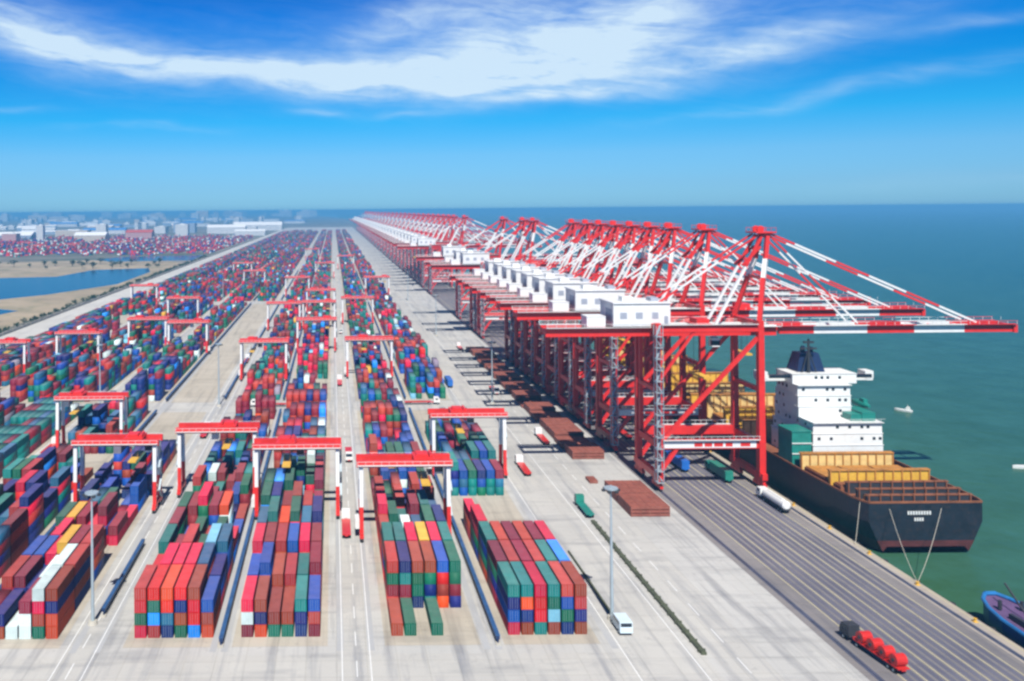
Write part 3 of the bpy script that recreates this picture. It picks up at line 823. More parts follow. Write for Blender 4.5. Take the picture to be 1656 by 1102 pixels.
    for sy in (-1, 1):
        for k in range(5): af.box(G + 1.65 + k * 1.6, G + 1.75 + k * 1.6, sy * 3.5 - 0.05, sy * 3.5 + 0.05, 80.8, 82.0, 0)
        af.box(G + 1.6, G + 8.2, sy * 3.5 - 0.06, sy * 3.5 + 0.06, 82.0, 82.12, 0)
        af.cyl((G + 4.0, sy * 1.6 - 0.3, 81.6), (G + 4.0, sy * 1.6 + 0.3, 81.6), 1.1, 12, 0)
    af.build('apex_tower', RW, root)
    for sy in (-1, 1):
        st = MB(); banded(st, (G + 6.5, sy * 2.6, 80.2), (104.5, sy * 3.5, 51.2), 0.5, 0.6, (0.12, 0.32, 0.48, 0.66, 0.82)); st.build('forestay', RW, root)
        st = MB(); banded(st, (G + 6.5, sy * 2.2, 79.6), (66.5, sy * 3.3, 51.2), 0.42, 0.5, (0.2, 0.45, 0.7)); st.build('forestay', RW, root)
        st = MB(); banded(st, (G + 3.2, sy * 2.4, 80.0), (-9.0, sy * 3.4, 50.6), 0.5, 0.55, (0.3, 0.6)); st.build('backstay', [M['crane_red'], M['crane_white']], root)
    # machinery house, cab, trolley
    mh = MB(); mh.box(-12.5, 5.5, -5.4, 8.8, 50.9, 58.2, 0)
    mh.box(-12.9, 5.9, -5.8, 9.2, 58.2, 58.6, 0)
    mh.box(-9.0, -5.5, -3.0, 1.0, 58.6, 60.2, 0); mh.box(0.5, 3.0, -2.0, 2.4, 58.6, 59.8, 1)
    for x in (-10.5, -5.5, -0.5): mh.box(x, x + 2.2, -5.46, -5.38, 53.4, 55.4, 1)
    mh.box(3.6, 4.8, -5.47, -5.38, 51.2, 54.2, 1)
    mh.box(-12.56, -12.48, -3.5, 3.0, 52.4, 56.2, 1)
    for x in (-12.6, -6.6, -0.4, 5.4): mh.box(x - 0.07, x + 0.13, -5.5, -5.36, 50.9, 58.2, 0)
    mh.build('machinery_house', [M['crane_white'], M['crane_grey']], root)
    eb = MB(); eb.box(-20.5, -14.5, -3.2, 3.4, 50.6, 53.8, 0); eb.box(-20.6, -14.4, -3.3, 3.5, 53.8, 54.0, 0); eb.build('electrical_room', M['crane_white'], root)
    tr = MB(); tr.box(14, 20, -4.4, 4.4, 50.45, 51.2, 0); tr.box(15, 19, -3.0, 3.0, 51.2, 52.8, 0)
    tr.build('trolley', M['crane_red'], root)
    cb = MB(); cb.box(20.5, 23.0, -1.4, 1.4, 43.6, 46.4, 0); cb.box(20.45, 23.05, -1.45, -0.3, 44.0, 45.6, 1); cb.box(21, 22.5, -0.4, 0.4, 46.4, 47.8, 0)
    cb.build('cab', [M['crane_white'], M['glass']], root)
    sp = MB(); sp.box(15.8, 18.2, -6.1, 6.1, 34.0, 34.7, 0)
    for sx in (15.9, 18.1):
        for sy in (-2, 2): sp.cyl((sx, sy, 34.7), (sx, sy, 50.5), 0.06, 5, 1)
    sp.build('spreader', [M['yellow'], M['dark_steel']], root)
    # stair tower on the near landside leg
    st = MB(); y0 = -LY - 1.2
    for (x, y) in ((-1.6, y0 - 2.4), (0.4, y0 - 2.4), (-1.6, y0), (0.4, y0)): st.box(x - 0.09, x + 0.09, y - 0.09, y + 0.09, 3.0, 52.0)
    for k in range(14):
        z = 3.0 + k * 3.5; d = 1 if k % 2 else -1
        st.box(-1.7, 0.5, y0 - 2.5, y0 + 0.1, z, z + 0.12)
        st.beam((-0.6 - d * 0.9, y0 - 1.8, z + 0.1), (-0.6 + d * 0.9, y0 - 0.6, z + 3.5), 0.7, 0.14)
        st.box(-1.7, 0.5, y0 - 2.52, y0 - 2.46, z + 1.05, z + 1.15)
    st.build('stair_tower', M['galv'], root)
    el_ = MB(); el_.box(-0.6, 0.6, LY - 3.4, LY - 2.2, 15.2, 49.6); el_.build('lift_shaft', M['crane_red'], root)
    return root
sts = make_sts()
STS = [287, 331, 364, 388, 412, 436, 460, 484, 512, 612, 645, 720, 930]
_y, _d = 1009.0, 45.0
while _y < 3900: STS.append(round(_y)); _y += _d; _d *= 1.09 if _d < 170 else 1.0
first = True
for k, y in enumerate(STS):
    o = sts if first else copy_tree(sts); first = False
    o.location = (102.0, y, 0.02)
    dx = rnd.choice([0, -26, 14, 34, 8, -12, 20]) if k else 0
    for ch in CHILD[o.name]:
        if ch.name.split('.')[0] in ('trolley', 'cab', 'spreader'): ch.location.x = dx
    w_ = 'nearest of the quay row' if k == 0 else ORD[k + 1] + ' of the quay row from the near end'
    tag(o, f'red and white ship loading crane, {w_}', 'quay crane', 'ship loading cranes along the quay')

# ------------------------------------------------------------------ ships
def loft(m, secs, mi_fn=None, cap=True):
    n = len(secs[0]); base = len(m.v)
    for s_ in secs: m.v += [tuple(p) for p in s_]
    for i in range(len(secs) - 1):
        for j in range(n - 1):
            a = base + i * n + j
            m.f.append((a, a + 1, a + n + 1, a + n)); m.mi.append(mi_fn(secs[i][j], secs[i][j + 1]) if mi_fn else 0)
    if cap:
        for i in (0, len(secs) - 1):
            for j in range(n // 2 - 1):
                q_ = (j, j + 1, n - 2 - j, n - 1 - j)
                m.f.append(tuple(base + i * n + t for t in q_)); m.mi.append(mi_fn(secs[i][j], secs[i][j + 1]) if mi_fn else 0)

def hull_sections(xc, ys, half, deck, keel, rake_wl):
    """sections from stern to bow; half = half breadths at deck; rake_wl = half breadths at the waterline"""
    out = []
    for y, hb, hw, dz, kz in zip(ys, half, rake_wl, deck, keel):
        pts = []
        for sx in (-1, 1):
            side = [(xc + sx * hb, y, dz), (xc + sx * hb, y, dz * 0.45), (xc + sx * (hb * 0.4 + hw * 0.6), y, -1.0), (xc + sx * hw, y, -3.9), (xc + sx * hw * 0.9, y, kz)]
            pts += side if sx == -1 else side[::-1]
        out.append(pts)
    return out

ship = empty('container_ship', (155.5, 300, -4.5))
tag(ship, 'long container ship with black hull, white deckhouse and rusty deck moored behind the cranes', 'ship')
def rel(o, p):
    o.location = (-p.location.x, -p.location.y, -p.location.z); return o
h = MB()
ys = [236.5, 239, 243, 250, 262, 290, 400, 460, 490, 508, 520]
hb = [13.6, 14.4, 14.9, 15.1, 15.2, 15.2, 15.2, 14.6, 11.5, 6.0, 1.0]
hw = [10.5, 11.5, 12.6, 13.8, 15.0, 15.2, 15.2, 13.0, 7.5, 2.6, 0.4]
dk = [9.0, 8.9, 8.8, 8.8, 8.8, 8.8, 8.8, 9.2, 10.5, 12.4, 14.2]
kl = [-2.6, -4.0, -6.0, -8, -9, -9, -9, -9, -9, -9, -9]
hb = [w_ * 1.12 for w_ in hb]; hw = [w_ * 1.1 for w_ in hw]
secs = hull_sections(158.3, ys, hb, dk, kl, hw)
loft(h, secs, lambda a, b_: 1 if max(a[2], b_[2]) <= -0.99 else 0)
rel(h.build('hull', [M['hull_black'], M['hull_red']], ship), ship)
dkm = MB(); 
n = len(ys); vs = []
for y, w_, z in zip(ys, hb, dk): vs += [(158.3 - w_ + 0.25, y + 0.1, z - 0.9), (158.3 + w_ - 0.25, y + 0.1, z - 0.9)]
dkm.add(vs, [(2 * k, 2 * k + 1, 2 * k + 3, 2 * k + 2) for k in range(n - 1)])
rel(dkm.build('deck', M['ship_deck'], ship), ship)
# bulwark rail, rust coloured
bw = MB()
for k in range(n - 1):
    for sx in (-1, 1): bw.beam((158.3 + sx * (hb[k] - 0.1), ys[k], dk[k] + 0.25), (158.3 + sx * (hb[k + 1] - 0.1), ys[k + 1], dk[k + 1] + 0.25), 0.35, 0.5)
bw.beam((158.3 - 15, 236.6, 9.25), (158.3 + 15, 236.6, 9.25), 0.4, 0.5)
rel(bw.build('bulwark', M['ship_deck'], ship), ship)
# name marks on the transom (unreadable)
nm_ = MB()
for k in range(9): nm_.box(153.4 + k * 0.72, 153.85 + k * 0.72, 236.3, 236.6, 6.0, 6.9)
for k in range(4): nm_.box(155.2 + k * 0.66, 155.62 + k * 0.66, 236.3, 236.6, 4.3, 5.1)
rel(nm_.build('transom_lettering', M['ship_white'], ship), ship)

def lash(y, z1, mat, x0=141.6, x1=168.6, z0=7.9, t=1.0, bays=11):
    q = MB(); q.box(x0, x1, y - t / 2, y + t / 2, z0, z1, 0)
    w = (x1 - x0) / bays
    for k in range(bays + 1):
        x = x0 + k * w; q.box(x - 0.16, x + 0.16, y - t / 2 - 0.35, y - t / 2 + 0.01, z0, z1 + 0.4, 1)
    q.box(x0 - 0.3, x1 + 0.3, y - t / 2 - 0.4, y + t / 2 + 0.2, z1 + 0.003, z1 + 0.35, 1)
    rel(q.build('lashing_bridge', [mat, M['orange']], ship), ship)
M['pale_yellow'] = paint('pale_yellow', (0.74, 0.52, 0.20), 0.55, 0.2, scale=0.5)
lash(270.0, 13.2, M['pale_yellow'], 142.6, 170.4)
lash(254.5, 12.6, M['yellow'], 142.6, 171.0)
def hatch(y0, y1, z, mat, x0=143.0, x1=171.4):
    q = MB(); q.box(x0, x1, y0, y1, 7.9, z, 0)
    w = (x1 - x0) / 3
    for k in range(3): q.box(x0 + k * w + 0.3, x0 + (k + 1) * w - 0.3, y0 + 0.3, y1 - 0.3, z, z + 0.35, 1)
    rel(q.build('hatch_cover', [M['ship_deck'], mat], ship), ship)
hatch(256.0, 268.6, 9.6, M['orange'])
hatch(249.4, 253.2, 9.5, M['ship_deck'])
for (y, z1) in ((248.6, 11.0), (243.6, 10.6), (239.2, 10.3)):
    q = MB(); q.box(144.0, 172.4, y - 0.4, y + 0.4, 7.9, z1, 0)
    for k in range(10): q.box(144.2 + k * 3.05, 144.5 + k * 3.05, y - 0.9, y + 0.41, 8.0, z1 + 0.25, 1)
    q.box(143.8, 172.6, y - 0.6, y + 0.6, z1 + 0.003, z1 + 0.25, 1)
    rel(q.build('breakwater_frame', [M['dark_steel'], M['ship_deck']], ship), ship)
q = MB()
for (x, y) in ((146, 241.4), (150, 246), (161, 246.2), (165, 241.3), (155, 241.3)):
    q.cyl((x - 1.1, y, 8.9), (x + 1.1, y, 8.9), 0.7, 10); q.box(x - 1.5, x + 1.5, y - 0.8, y + 0.8, 7.9, 8.3)
rel(q.build('mooring_winch', M['orange'], ship), ship)
# deckhouse: stepped white tiers
dh = MB()
tiers = [(148.6, 170.4, 274.0, 300, 7.8, 14.6), (148.7, 170.3, 274.1, 299, 14.6, 18.2), (148.8, 170.2, 274.2, 298, 18.2, 21.6),
         (148.2, 165.0, 281.5, 297, 21.6, 25.0), (148.1, 164.9, 281.6, 296, 25.0, 28.4), (148.0, 164.8, 281.7, 295, 28.4, 31.8), (147.4, 168.0, 283.6, 294, 31.8, 35.0)]
for k, (a, c_, y0, y1, z0, z1) in enumerate(tiers):
    dh.box(a, c_, y0, y1, z0, z1 - 0.002 * k, 0)
    dh.box(a - 0.2, c_ + 0.2, y0 - (0.9 if k in (2, 5) else 0.18), y1 + 0.3, z1 - 0.14, z1 + 0.002, 0)
    for xx in [q_ for q_ in np.arange(a + 1.4, c_ - 1.2, 1.9) if rnd.random() < 0.33]: dh.box(xx, xx + 0.9, y0 - 0.05, y0 + 0.05, z0 + 1.5, z0 + 2.4, 1)
    for yy in [q_ for q_ in np.arange(y0 + 1.5, y1 - 1.2, 2.4) if rnd.random() < 0.5]: dh.box(a - 0.05, a + 0.05, yy, yy + 0.9, z0 + 1.5, z0 + 2.4, 1)
    if k in (2, 5):
        for xx in np.arange(a - 0.5, c_ + 0.6, 2.1): dh.box(xx, xx + 0.07, y0 - 0.95, y0 - 0.88, z1, z1 + 1.05, 0)
        dh.box(a - 0.55, c_ + 0.55, y0 - 0.96, y0 - 0.88, z1 + 1.05, z1 + 1.12, 0)
rel(dh.build('deckhouse', [M['ship_white'], M['glass']], ship), ship)
bwg = MB(); bwg.box(139.0, 176.0, 288.0, 292.0, 31.9, 32.6, 0); bwg.box(138.9, 141.6, 287.9, 292.1, 32.6, 34.9, 0); bwg.box(173.4, 176.1, 287.9, 292.1, 32.6, 34.9, 0)
bwg.box(141, 174, 285.3, 286.1, 33.3, 34.4, 1); bwg.box(141.6, 147.0, 288.1, 288.3, 32.6, 33.8, 0)
rel(bwg.build('bridge_wing', [M['ship_white'], M['glass']], ship), ship)
fn = MB()
fn.add([(150.5, 286.5, 35.1), (159.5, 286.5, 35.1), (159.5, 293.5, 35.1), (150.5, 293.5, 35.1), (152.0, 287.5, 41.0), (158.0, 287.5, 41.0), (158.0, 292.5, 41.0), (152.0, 292.5, 41.0)],
       [(0, 3, 2, 1), (4, 5, 6, 7), (0, 1, 5, 4), (1, 2, 6, 5), (2, 3, 7, 6), (3, 0, 4, 7)])
for (x, y) in ((153.4, 289), (156.4, 289), (155, 291.4)): fn.cyl((x, y, 41), (x, y, 42.8), 0.55, 10)
rel(fn.build('funnel', M['funnel_navy'], ship), ship)
ms = MB(); ms.cyl((153.6, 285.4, 35.2), (153.6, 285.4, 46.0), 0.55, 8, 0, 0.3); ms.box(151.0, 156.2, 285.1, 285.7, 42.6, 43.1, 0); ms.box(152.0, 155.2, 285.0, 285.8, 44.6, 45.2, 0)
ms.beam((151.4, 285.4, 35.2), (153.4, 285.4, 42), 0.3, 0.3, 0); ms.beam((156.0, 285.4, 35.2), (153.8, 285.4, 42), 0.3, 0.3, 0)
rel(ms.build('radar_mast', M['dark_steel'], ship), ship)
def lifeboat(x, y, z, L=9.5, w=3.0):
    q = MB(); secs = []
    for k in range(9):
        t = k / 8.0; yy = y + (t - 0.5) * L; r_ = w / 2 * max(0.12, math.sin(math.pi * min(0.97, max(0.03, t))) ** 0.5)
        secs.append([(x + r_ * math.cos(a), yy, z + r_ * 0.85 * math.sin(a)) for a in [2 * math.pi * j / 12 for j in range(13)]])
    loft(q, secs); q.box(x - 0.7, x + 0.7, y - 2.8, y - 0.6, z + 0.9, z + 1.9)
    rel(q.build('lifeboat', M['deep_teal'], ship), ship)
q = MB(); q.box(164.9, 169.0, 275.5, 285, 21.7, 24.2, 0); q.box(161.5, 164.9, 275.8, 280.5, 21.7, 23.6, 0); rel(q.build('deck_store', M['deep_teal'], ship), ship)
lifeboat(170.6, 286, 24.8)
q = MB(); q.box(141.6, 147.6, 273.0, 281.5, 7.8, 19.0, 0); q.box(141.4, 147.8, 272.8, 281.7, 19.0, 19.3, 0)
for z in (12.2, 15.4): q.box(141.5, 147.7, 272.7, 273.0, z, z + 0.25, 1)
rel(q.build('stores_house', [M['deep_teal'], M['ship_white']], ship), ship)
# forward cargo deck
y = 306.0; k = 0
while y < 470:
    lash(y, 14.6 + (k % 3) * 1.4, M['yellow'] if k % 2 else M['pale_yellow'], 141.6, 169.4, 7.9)
    hatch(y + 1.4, y + 13.2, 10.8, M['orange'] if k % 2 else M['yellow'])
    y += 14.8; k += 1
q = MB(); q.cyl((155.5, 500, 11), (155.5, 500, 24), 0.6, 8, 0, 0.3); q.box(153.5, 157.5, 499.8, 500.2, 20, 20.4); rel(q.build('fore_mast', M['ship_white'], ship), ship)
# cargo standing on the forward deck: own things
CG = [(319.0, 5), (334.0, 4), (363.5, 5), (393.0, 4), (422.5, 5)]
# mooring ropes
def rope(name, p0, p1, lab, sag=1.2, r=0.05):
    q = MB(); p0, p1 = Vector(p0), Vector(p1); last = None
    for k in range(13):
        t = k / 12.0; p = p0.lerp(p1, t); p.z -= sag * 4 * t * (1 - t)
        if last is not None: q.cyl(last, p, r, 5)
        last = p
    o = q.build(name, M['rope']); tag(o, lab, 'rope', 'mooring ropes at the ship stern'); return o
def bollard(x, y, lab):
    q = MB(); q.cyl((x, y, 0.02), (x, y, 0.5), 0.35, 12, 0, 0.25); q.cyl((x, y, 0.5), (x, y, 0.75), 0.30, 12, 0, 0.42); q.box(x - 0.5, x + 0.5, y - 0.5, y + 0.5, 0.02, 0.1)
    return tag(q.build('bollard', M['yellow']), lab, 'bollard', 'bollards on the quay edge')
b0 = bollard(136.2, 206.5, 'mooring bollard on the quay edge holding the stern ropes')
rope('mooring_rope', (136.2, 206.5, 0.6), (148.6, 236.4, 7.6), 'pale mooring rope rising to the inner side of the ship stern')
rope('mooring_rope', (136.3, 206.6, 0.6), (162.5, 236.4, 7.6), 'pale mooring rope rising to the middle of the ship stern', 1.6)
rope('mooring_rope', (136.2, 231.0, 0.6), (142.2, 239.0, 8.6), 'short mooring rope from quay up to the stern quarter', 0.3)
for k, y in enumerate([170, 188, 225, 243, 262, 281, 300, 320, 340]):
    bollard(136.2, float(y), f'yellow mooring bollard standing on the quay edge, {ORD[k + 1]} of the line from the near end')
# fenders on the quay face
fd = None
for y in range(150, 640, 12):
    if fd is None:
        q = MB(); q.cyl((0, 0, -3.2), (0, 0, -0.4), 0.75, 12); q.box(-0.7, 0.0, -0.9, 0.9, -3.0, -0.6)
        fd = q.build('fender', M['rubber']); o = fd
    else:
        o = fd.copy(); COL.objects.link(o)
    o.location = (QX + 0.75, y, 0)
    tag(o, 'black rubber fender hanging on the quay face beside the moored ship', 'fender', 'rubber fenders on the quay face')

# blue workboat at the near end of the quay
tug = empty('tugboat', (145.6, 178, -4.5)); tag(tug, 'blue harbour tugboat with pinkish deck lying against the quay', 'tugboat')
ys2 = [152, 156, 166, 178, 186, 191, 194.5, 196.3]; hb2 = [4.6, 5.2, 5.5, 5.5, 5.2, 4.3, 2.9, 1.2]
tm = MB(); secs = []
for i, (y, w_) in enumerate(zip(ys2, hb2)):
    dz = 0.2 + 0.12 * i * i * 0.25
    secs.append([(145.6 - w_, y, dz + 1.0), (145.6 - w_ * 0.98, y, -2), (145.6 - w_ * 0.85, y, -5.5), (145.6 + w_ * 0.85, y, -5.5), (145.6 + w_ * 0.98, y, -2), (145.6 + w_, y, dz + 1.0)])
loft(tm, secs); rel(tm.build('hull', M['tug_blue'], tug), tug)
td = MB(); vs = []
for i, (y, w_) in enumerate(zip(ys2, hb2)): vs += [(145.6 - w_ + 0.25, y - 0.1, 0.2 + 0.03 * i * i + 0.35), (145.6 + w_ - 0.25, y - 0.1, 0.2 + 0.03 * i * i + 0.35)]
td.add(vs, [(2 * k, 2 * k + 1, 2 * k + 3, 2 * k + 2) for k in range(len(ys2) - 1)]); rel(td.build('deck', M['tug_deck'], tug), tug)
tf = MB()
for i in range(len(ys2) - 1):
    for sx in (-1, 1):
        tf.cyl((145.6 + sx * hb2[i], ys2[i], 0.9 + 0.03 * i * i), (145.6 + sx * hb2[i + 1], ys2[i + 1], 0.9 + 0.03 * (i + 1) ** 2), 0.42, 8)
tf.cyl((144.4, 196.3, 2.4), (146.8, 196.3, 2.4), 0.5, 8)
rel(tf.build('rubbing_strake', M['tug_sky'], tug), tug)
tw = MB(); tw.box(142.4, 148.8, 166, 178, 0.9, 3.6, 0); tw.box(143.2, 148.0, 168, 176, 3.6, 6.4, 0); tw.box(143.15, 148.05, 175.9, 176.06, 4.6, 5.9, 1); tw.box(142.9, 148.3, 167.6, 176.4, 6.4, 6.6, 0)
tw.cyl((145.6, 171, 6.6), (145.6, 171, 11), 0.18, 8, 0); tw.box(142.6, 148.6, 178.0, 178.1, 1.4, 2.2, 1)
rel(tw.build('wheelhouse', [M['ship_white'], M['glass']], tug), tug)
tq = MB(); tq.box(142.6, 143.4, 179.5, 187, 1.2, 2.2); tq.box(147.6, 148.6, 180, 184, 1.2, 2.6); tq.cyl((143.4, 190.5, 1.5), (143.4, 190.5, 3.4), 0.4, 8); tq.cyl((147.8, 190.0, 1.5), (147.8, 190.0, 3.4), 0.4, 8); tq.beam((145.6, 186, 2.2), (145.6, 192, 6.5), 0.3, 0.3); tq.cyl((144.2, 184, 1.9), (147.0, 184, 1.9), 0.8, 12); tq.box(143.8, 147.4, 183, 185, 1.0, 1.4); rel(tq.build('towing_winch', M['dark_steel'], tug), tug)

# small craft offshore
def boat(x, y, L, w, hgt, col, lab, rz=0.0, house=0.4):
    r_ = empty('boat', (x, y, -4.5), rz); tag(r_, lab, 'boat')
    q = MB(); secs = []
    for t in (0.0, 0.15, 0.5, 0.8, 0.93, 1.0):
        ww = w / 2 * (0.85 if t == 0 else 1.0 if t < 0.75 else 0.7 if t < 0.9 else 0.35 if t < 0.97 else 0.06)
        yy = (t - 0.5) * L; z = hgt * (1 + 0.5 * t * t)
        secs.append([(-ww, yy, z), (-ww * 0.8, yy, -0.4), (ww * 0.8, yy, -0.4), (ww, yy, z), (-ww, yy, z)])
    loft(q, secs); q.build('hull', col, r_)
    q = MB(); q.box(-w * 0.35, w * 0.35, -L * 0.38, -L * 0.38 + L * house * 0.6, hgt, hgt * 2.4, 0); q.box(-w * 0.3, w * 0.3, -L * 0.34, -L * 0.2, hgt * 2.4, hgt * 3.2, 0)
    q.cyl((0, -L * 0.25, hgt * 3.2), (0, -L * 0.25, hgt * 4.6), w * 0.03, 6, 0)
    q.build('cabin', M['ship_white'], r_)
boat(258, 400, 7, 2.6, 0.7, M['ship_white'], 'small white motor boat on the open green water', 0.8)
boat(245, 312, 10, 2.6, 0.7, M['ship_white'], 'low white launch near the frame edge heading out to sea', 1.5)

# ------------------------------------------------------------------ busbar frames, cable troughs
def busbar(x, y0, y1, lab):
    q = MB()
    if abs(x - 60.2) < 1:
        q.box(x - 0.2, x + 0.2, y0, y1, 0.02, 0.5)
        return tag(q.build('cable_trough', M['trough']), 'short dark cable trough ending beside the pale van', 'cable trough')
    q.box(x - 0.38, x + 0.38, y0, y1, 1.05, 1.75, 0); q.box(x - 0.45, x + 0.45, y0, y1, 1.752, 1.86, 1); q.box(x - 0.5, x + 0.5, y0 - 0.5, y1 + 0.5, 0.02, 0.28, 2)
    y = y0 + 0.3
    while y < y1: q.box(x - 0.13, x + 0.13, y - 0.15, y + 0.15, 0.28, 1.05, 0); y += 6.0
    return tag(q.build('power_rail', [M['bus_blue'] if abs(x - 60.2) > 1 else M['trough'], M['bus_top'] if abs(x - 60.2) > 1 else M['trough'], M['concrete_plain']]), lab, 'power rail', 'blue power rails beside the container blocks')
NB_ = [(33.0, 'between the two quayside container blocks'), (-23.6, 'between the two nearest inland blocks'), (-51.2, 'beside the lamp mast road inland'),
       (-78.3, 'between the third and fourth inland blocks'), (60.2, 'at the apron edge by the van'), (-132.3, 'between the fifth and sixth inland blocks')]
for (x, w_) in NB_:
    for k, (y0, y1) in enumerate(SECT[:3]):
        yy0 = 180.5; 
        a, c_ = (180.0 if k == 0 else y0 - 3), y1
        if x == 60.2:
            if k: continue
            a, c_ = 193.0, 228.0
        if x == -51.2: a, c_ = (194.0, 235.0) if k == 0 else (y0, y1)
        busbar(x, a, c_, f'{"dark" if x == 60.2 else "blue"} power rail {w_}, {"nearest" if k == 0 else ORD[k + 1]} length')
q = MB(); q.box(72.4, 73.5, 175, 250, 0.02, 0.55, 0); q.box(72.55, 73.35, 175.1, 249.9, 0.552, 0.62, 0)
for y in range(176, 250, 4): q.box(72.2, 73.7, y, y + 0.4, 0.02, 0.68, 0)
tag(q.build('cable_trough', M['trough']), 'long dark cable trough lying across the pale apron', 'cable trough')

# ------------------------------------------------------------------ light masts
def make_mast():
    r_ = empty('light_mast')
    q = MB(); q.cyl((0, 0, 0.3), (0, 0, 29), 0.42, 12, 0, 0.17); q.build('pole', M['galv'], r_)
    q = MB(); q.cyl((0, 0, 0), (0, 0, 0.8), 1.1, 12, 0, 0.9); q.build('base', M['concrete_plain'], r_)
    q = MB(); q.cyl((0, 0, 28.2), (0, 0, 28.5), 1.5, 14); q.build('ring', M['galv'], r_)
    for k in range(6):
        a = k * math.pi / 3; q = MB(); x, y = 1.6 * math.cos(a), 1.6 * math.sin(a)
        q.box(x - 0.35, x + 0.35, y - 0.3, y + 0.3, 27.7, 28.15); q.build('floodlight', M['dark_steel'], r_)
    return r_
mast = make_mast()
MS = [(-52.6, 190.5, 'beside the road at the near end of the yard'), (59.6, 190.6, 'beside the pale van on the apron'), (-52.6, 402, 'at the first inland crossroads'),
      (72.0, 402, 'on the apron by the first cross road'), (-106.8, 402, 'between the fourth and fifth inland blocks'), (72, 620, 'on the apron, second beyond the cross road'),
      (-106.8, 853, 'inland at the second cross road'), (72, 853, 'on the apron at the second cross road'), (-162, 402, 'between the sixth and seventh inland blocks')]
for k, (x, y, w_) in enumerate(MS):
    o = mast if k == 0 else copy_tree(mast)
    o.location = (x, y, 0.02); tag(o, f'tall grey floodlight mast {w_}', 'light mast', 'floodlight masts in the yard')

# ------------------------------------------------------------------ vehicles
def wheels(root, pts, r=0.5, w=0.5):
    for (x, y) in pts:
        for sx in (-1, 1):
            q = MB(); q.cyl((sx * x - w / 2, y, r), (sx * x + w / 2, y, r), r, 14, 0); q.cyl((sx * x - w / 2 - 0.02, y, r), (sx * x + w / 2 + 0.02, y, r), r * 0.5, 10, 1)
            q.build('wheel', [M['rubber'], M['galv']], root)
def make_truck(cabmat, load=None, trailer=None, name='truck'):
    """heading +Y; origin at mid length"""
    r_ = empty(name)
    q = MB(); q.box(-0.45, 0.45, -8.0, 8.2, 0.85, 1.15, 0); q.box(-1.2, 1.2, -8.0, 4.2, 1.16, 1.36, 0)
    for y in range(-7, 4, 3): q.box(-1.18, 1.18, y, y + 0.2, 1.0, 1.158, 0)
    q.build('chassis', trailer or M['dark_steel'], r_)
    q = MB()
    q.add([(-1.22, 5.2, 1.0), (1.22, 5.2, 1.0), (1.22, 8.1, 1.0), (-1.22, 8.1, 1.0), (-1.2, 5.3, 3.3), (1.2, 5.3, 3.3), (1.2, 7.5, 3.3), (-1.2, 7.5, 3.3), (-1.22, 8.1, 2.0), (1.22, 8.1, 2.0)],
          [(0, 3, 2, 1), (4, 5, 6, 7), (0, 1, 5, 4), (2, 3, 8, 9), (9, 8, 7, 6), (1, 2, 9, 6, 5), (3, 0, 4, 7, 8)])
    cb = q.build('cab', cabmat, r_)
    q = MB(); q.add([(-1.1, 8.075, 2.14), (1.1, 8.075, 2.14), (1.1, 7.62, 3.16), (-1.1, 7.62, 3.16)], [(0, 1, 2, 3)]); q.box(-1.235, 1.235, 6.0, 7.2, 2.1, 2.9); q.build('windscreen', M['glass'], cb)
    for sx in (-0.85, 0.85):
        q = MB(); q.box(sx - 0.2, sx + 0.2, 8.08, 8.16, 1.2, 1.45); q.build('headlight', M['ship_white'], cb)
    wheels(r_, [(0.98, 7.0), (0.92, 3.2), (0.92, -5.2), (0.92, -6.6)])
    if load == 'tank':
        q = MB(); q.cyl((0, -7.9, 2.45), (0, 4.1, 2.45), 1.25, 18); q.cyl((0, -8.15, 2.45), (0, -7.9, 2.45), 0.9, 18, 0, 1.25); q.box(-0.4, 0.4, -6, 3, 3.6, 3.8)
        q.build('tank', M['ship_white'], r_)
    if load == 'box':
        q = MB(); q.box(-1.25, 1.25, -8.0, 4.3, 1.37, 3.95)
        for k in range(16): q.box(-1.28, 1.28, -7.8 + k * 0.8, -7.7 + k * 0.8, 1.4, 3.9)
        q.build('box_body', trailer or M['ship_white'], r_)
    if load == 'drums':
        q = MB()
        for k in range(4):
            y = -6.6 + k * 3.0; q.cyl((-1.1, y, 2.45), (1.1, y, 2.45), 1.1, 14, 0); q.cyl((-1.25, y, 2.45), (1.25, y, 2.45), 0.35, 10, 1)
        q.build('cable_drum', [M['truck_red'], M['dark_steel']], r_)
    return r_
t = make_truck(M['ship_white'], 'tank'); t.location = (130.3, 262.5, 0.03); tag(t, 'white tanker truck parked on the quay near the ship stern', 'truck')
t = make_truck(M['dark_steel'], 'drums', M['truck_red']); t.location = (106.2, 174.5, 0.03); t.rotation_euler.z = R(7); tag(t, 'red flatbed truck with a dark cab driving on the striped quay lanes', 'truck')
t = make_truck(M['deep_teal'], 'box', M['truck_green']); t.location = (126.6, 291, 0.03); tag(t, 'green lorry under the nearest quay crane beside its waterside legs', 'truck')
t = make_truck(M['truck_blue'], 'box', M['truck_blue']); t.location = (117.4, 303, 0.03); tag(t, 'blue lorry on the quay lanes beneath the nearest crane', 'truck')
t = make_truck(M['truck_green'], None, M['deep_teal']); t.location = (73.0, 258.5, 0.03); t.scale = (1, 0.8, 1); tag(t, 'green truck at the far end of the dark cable trough', 'truck')
flat = make_truck(M['crane_white'], None, M['truck_red'])
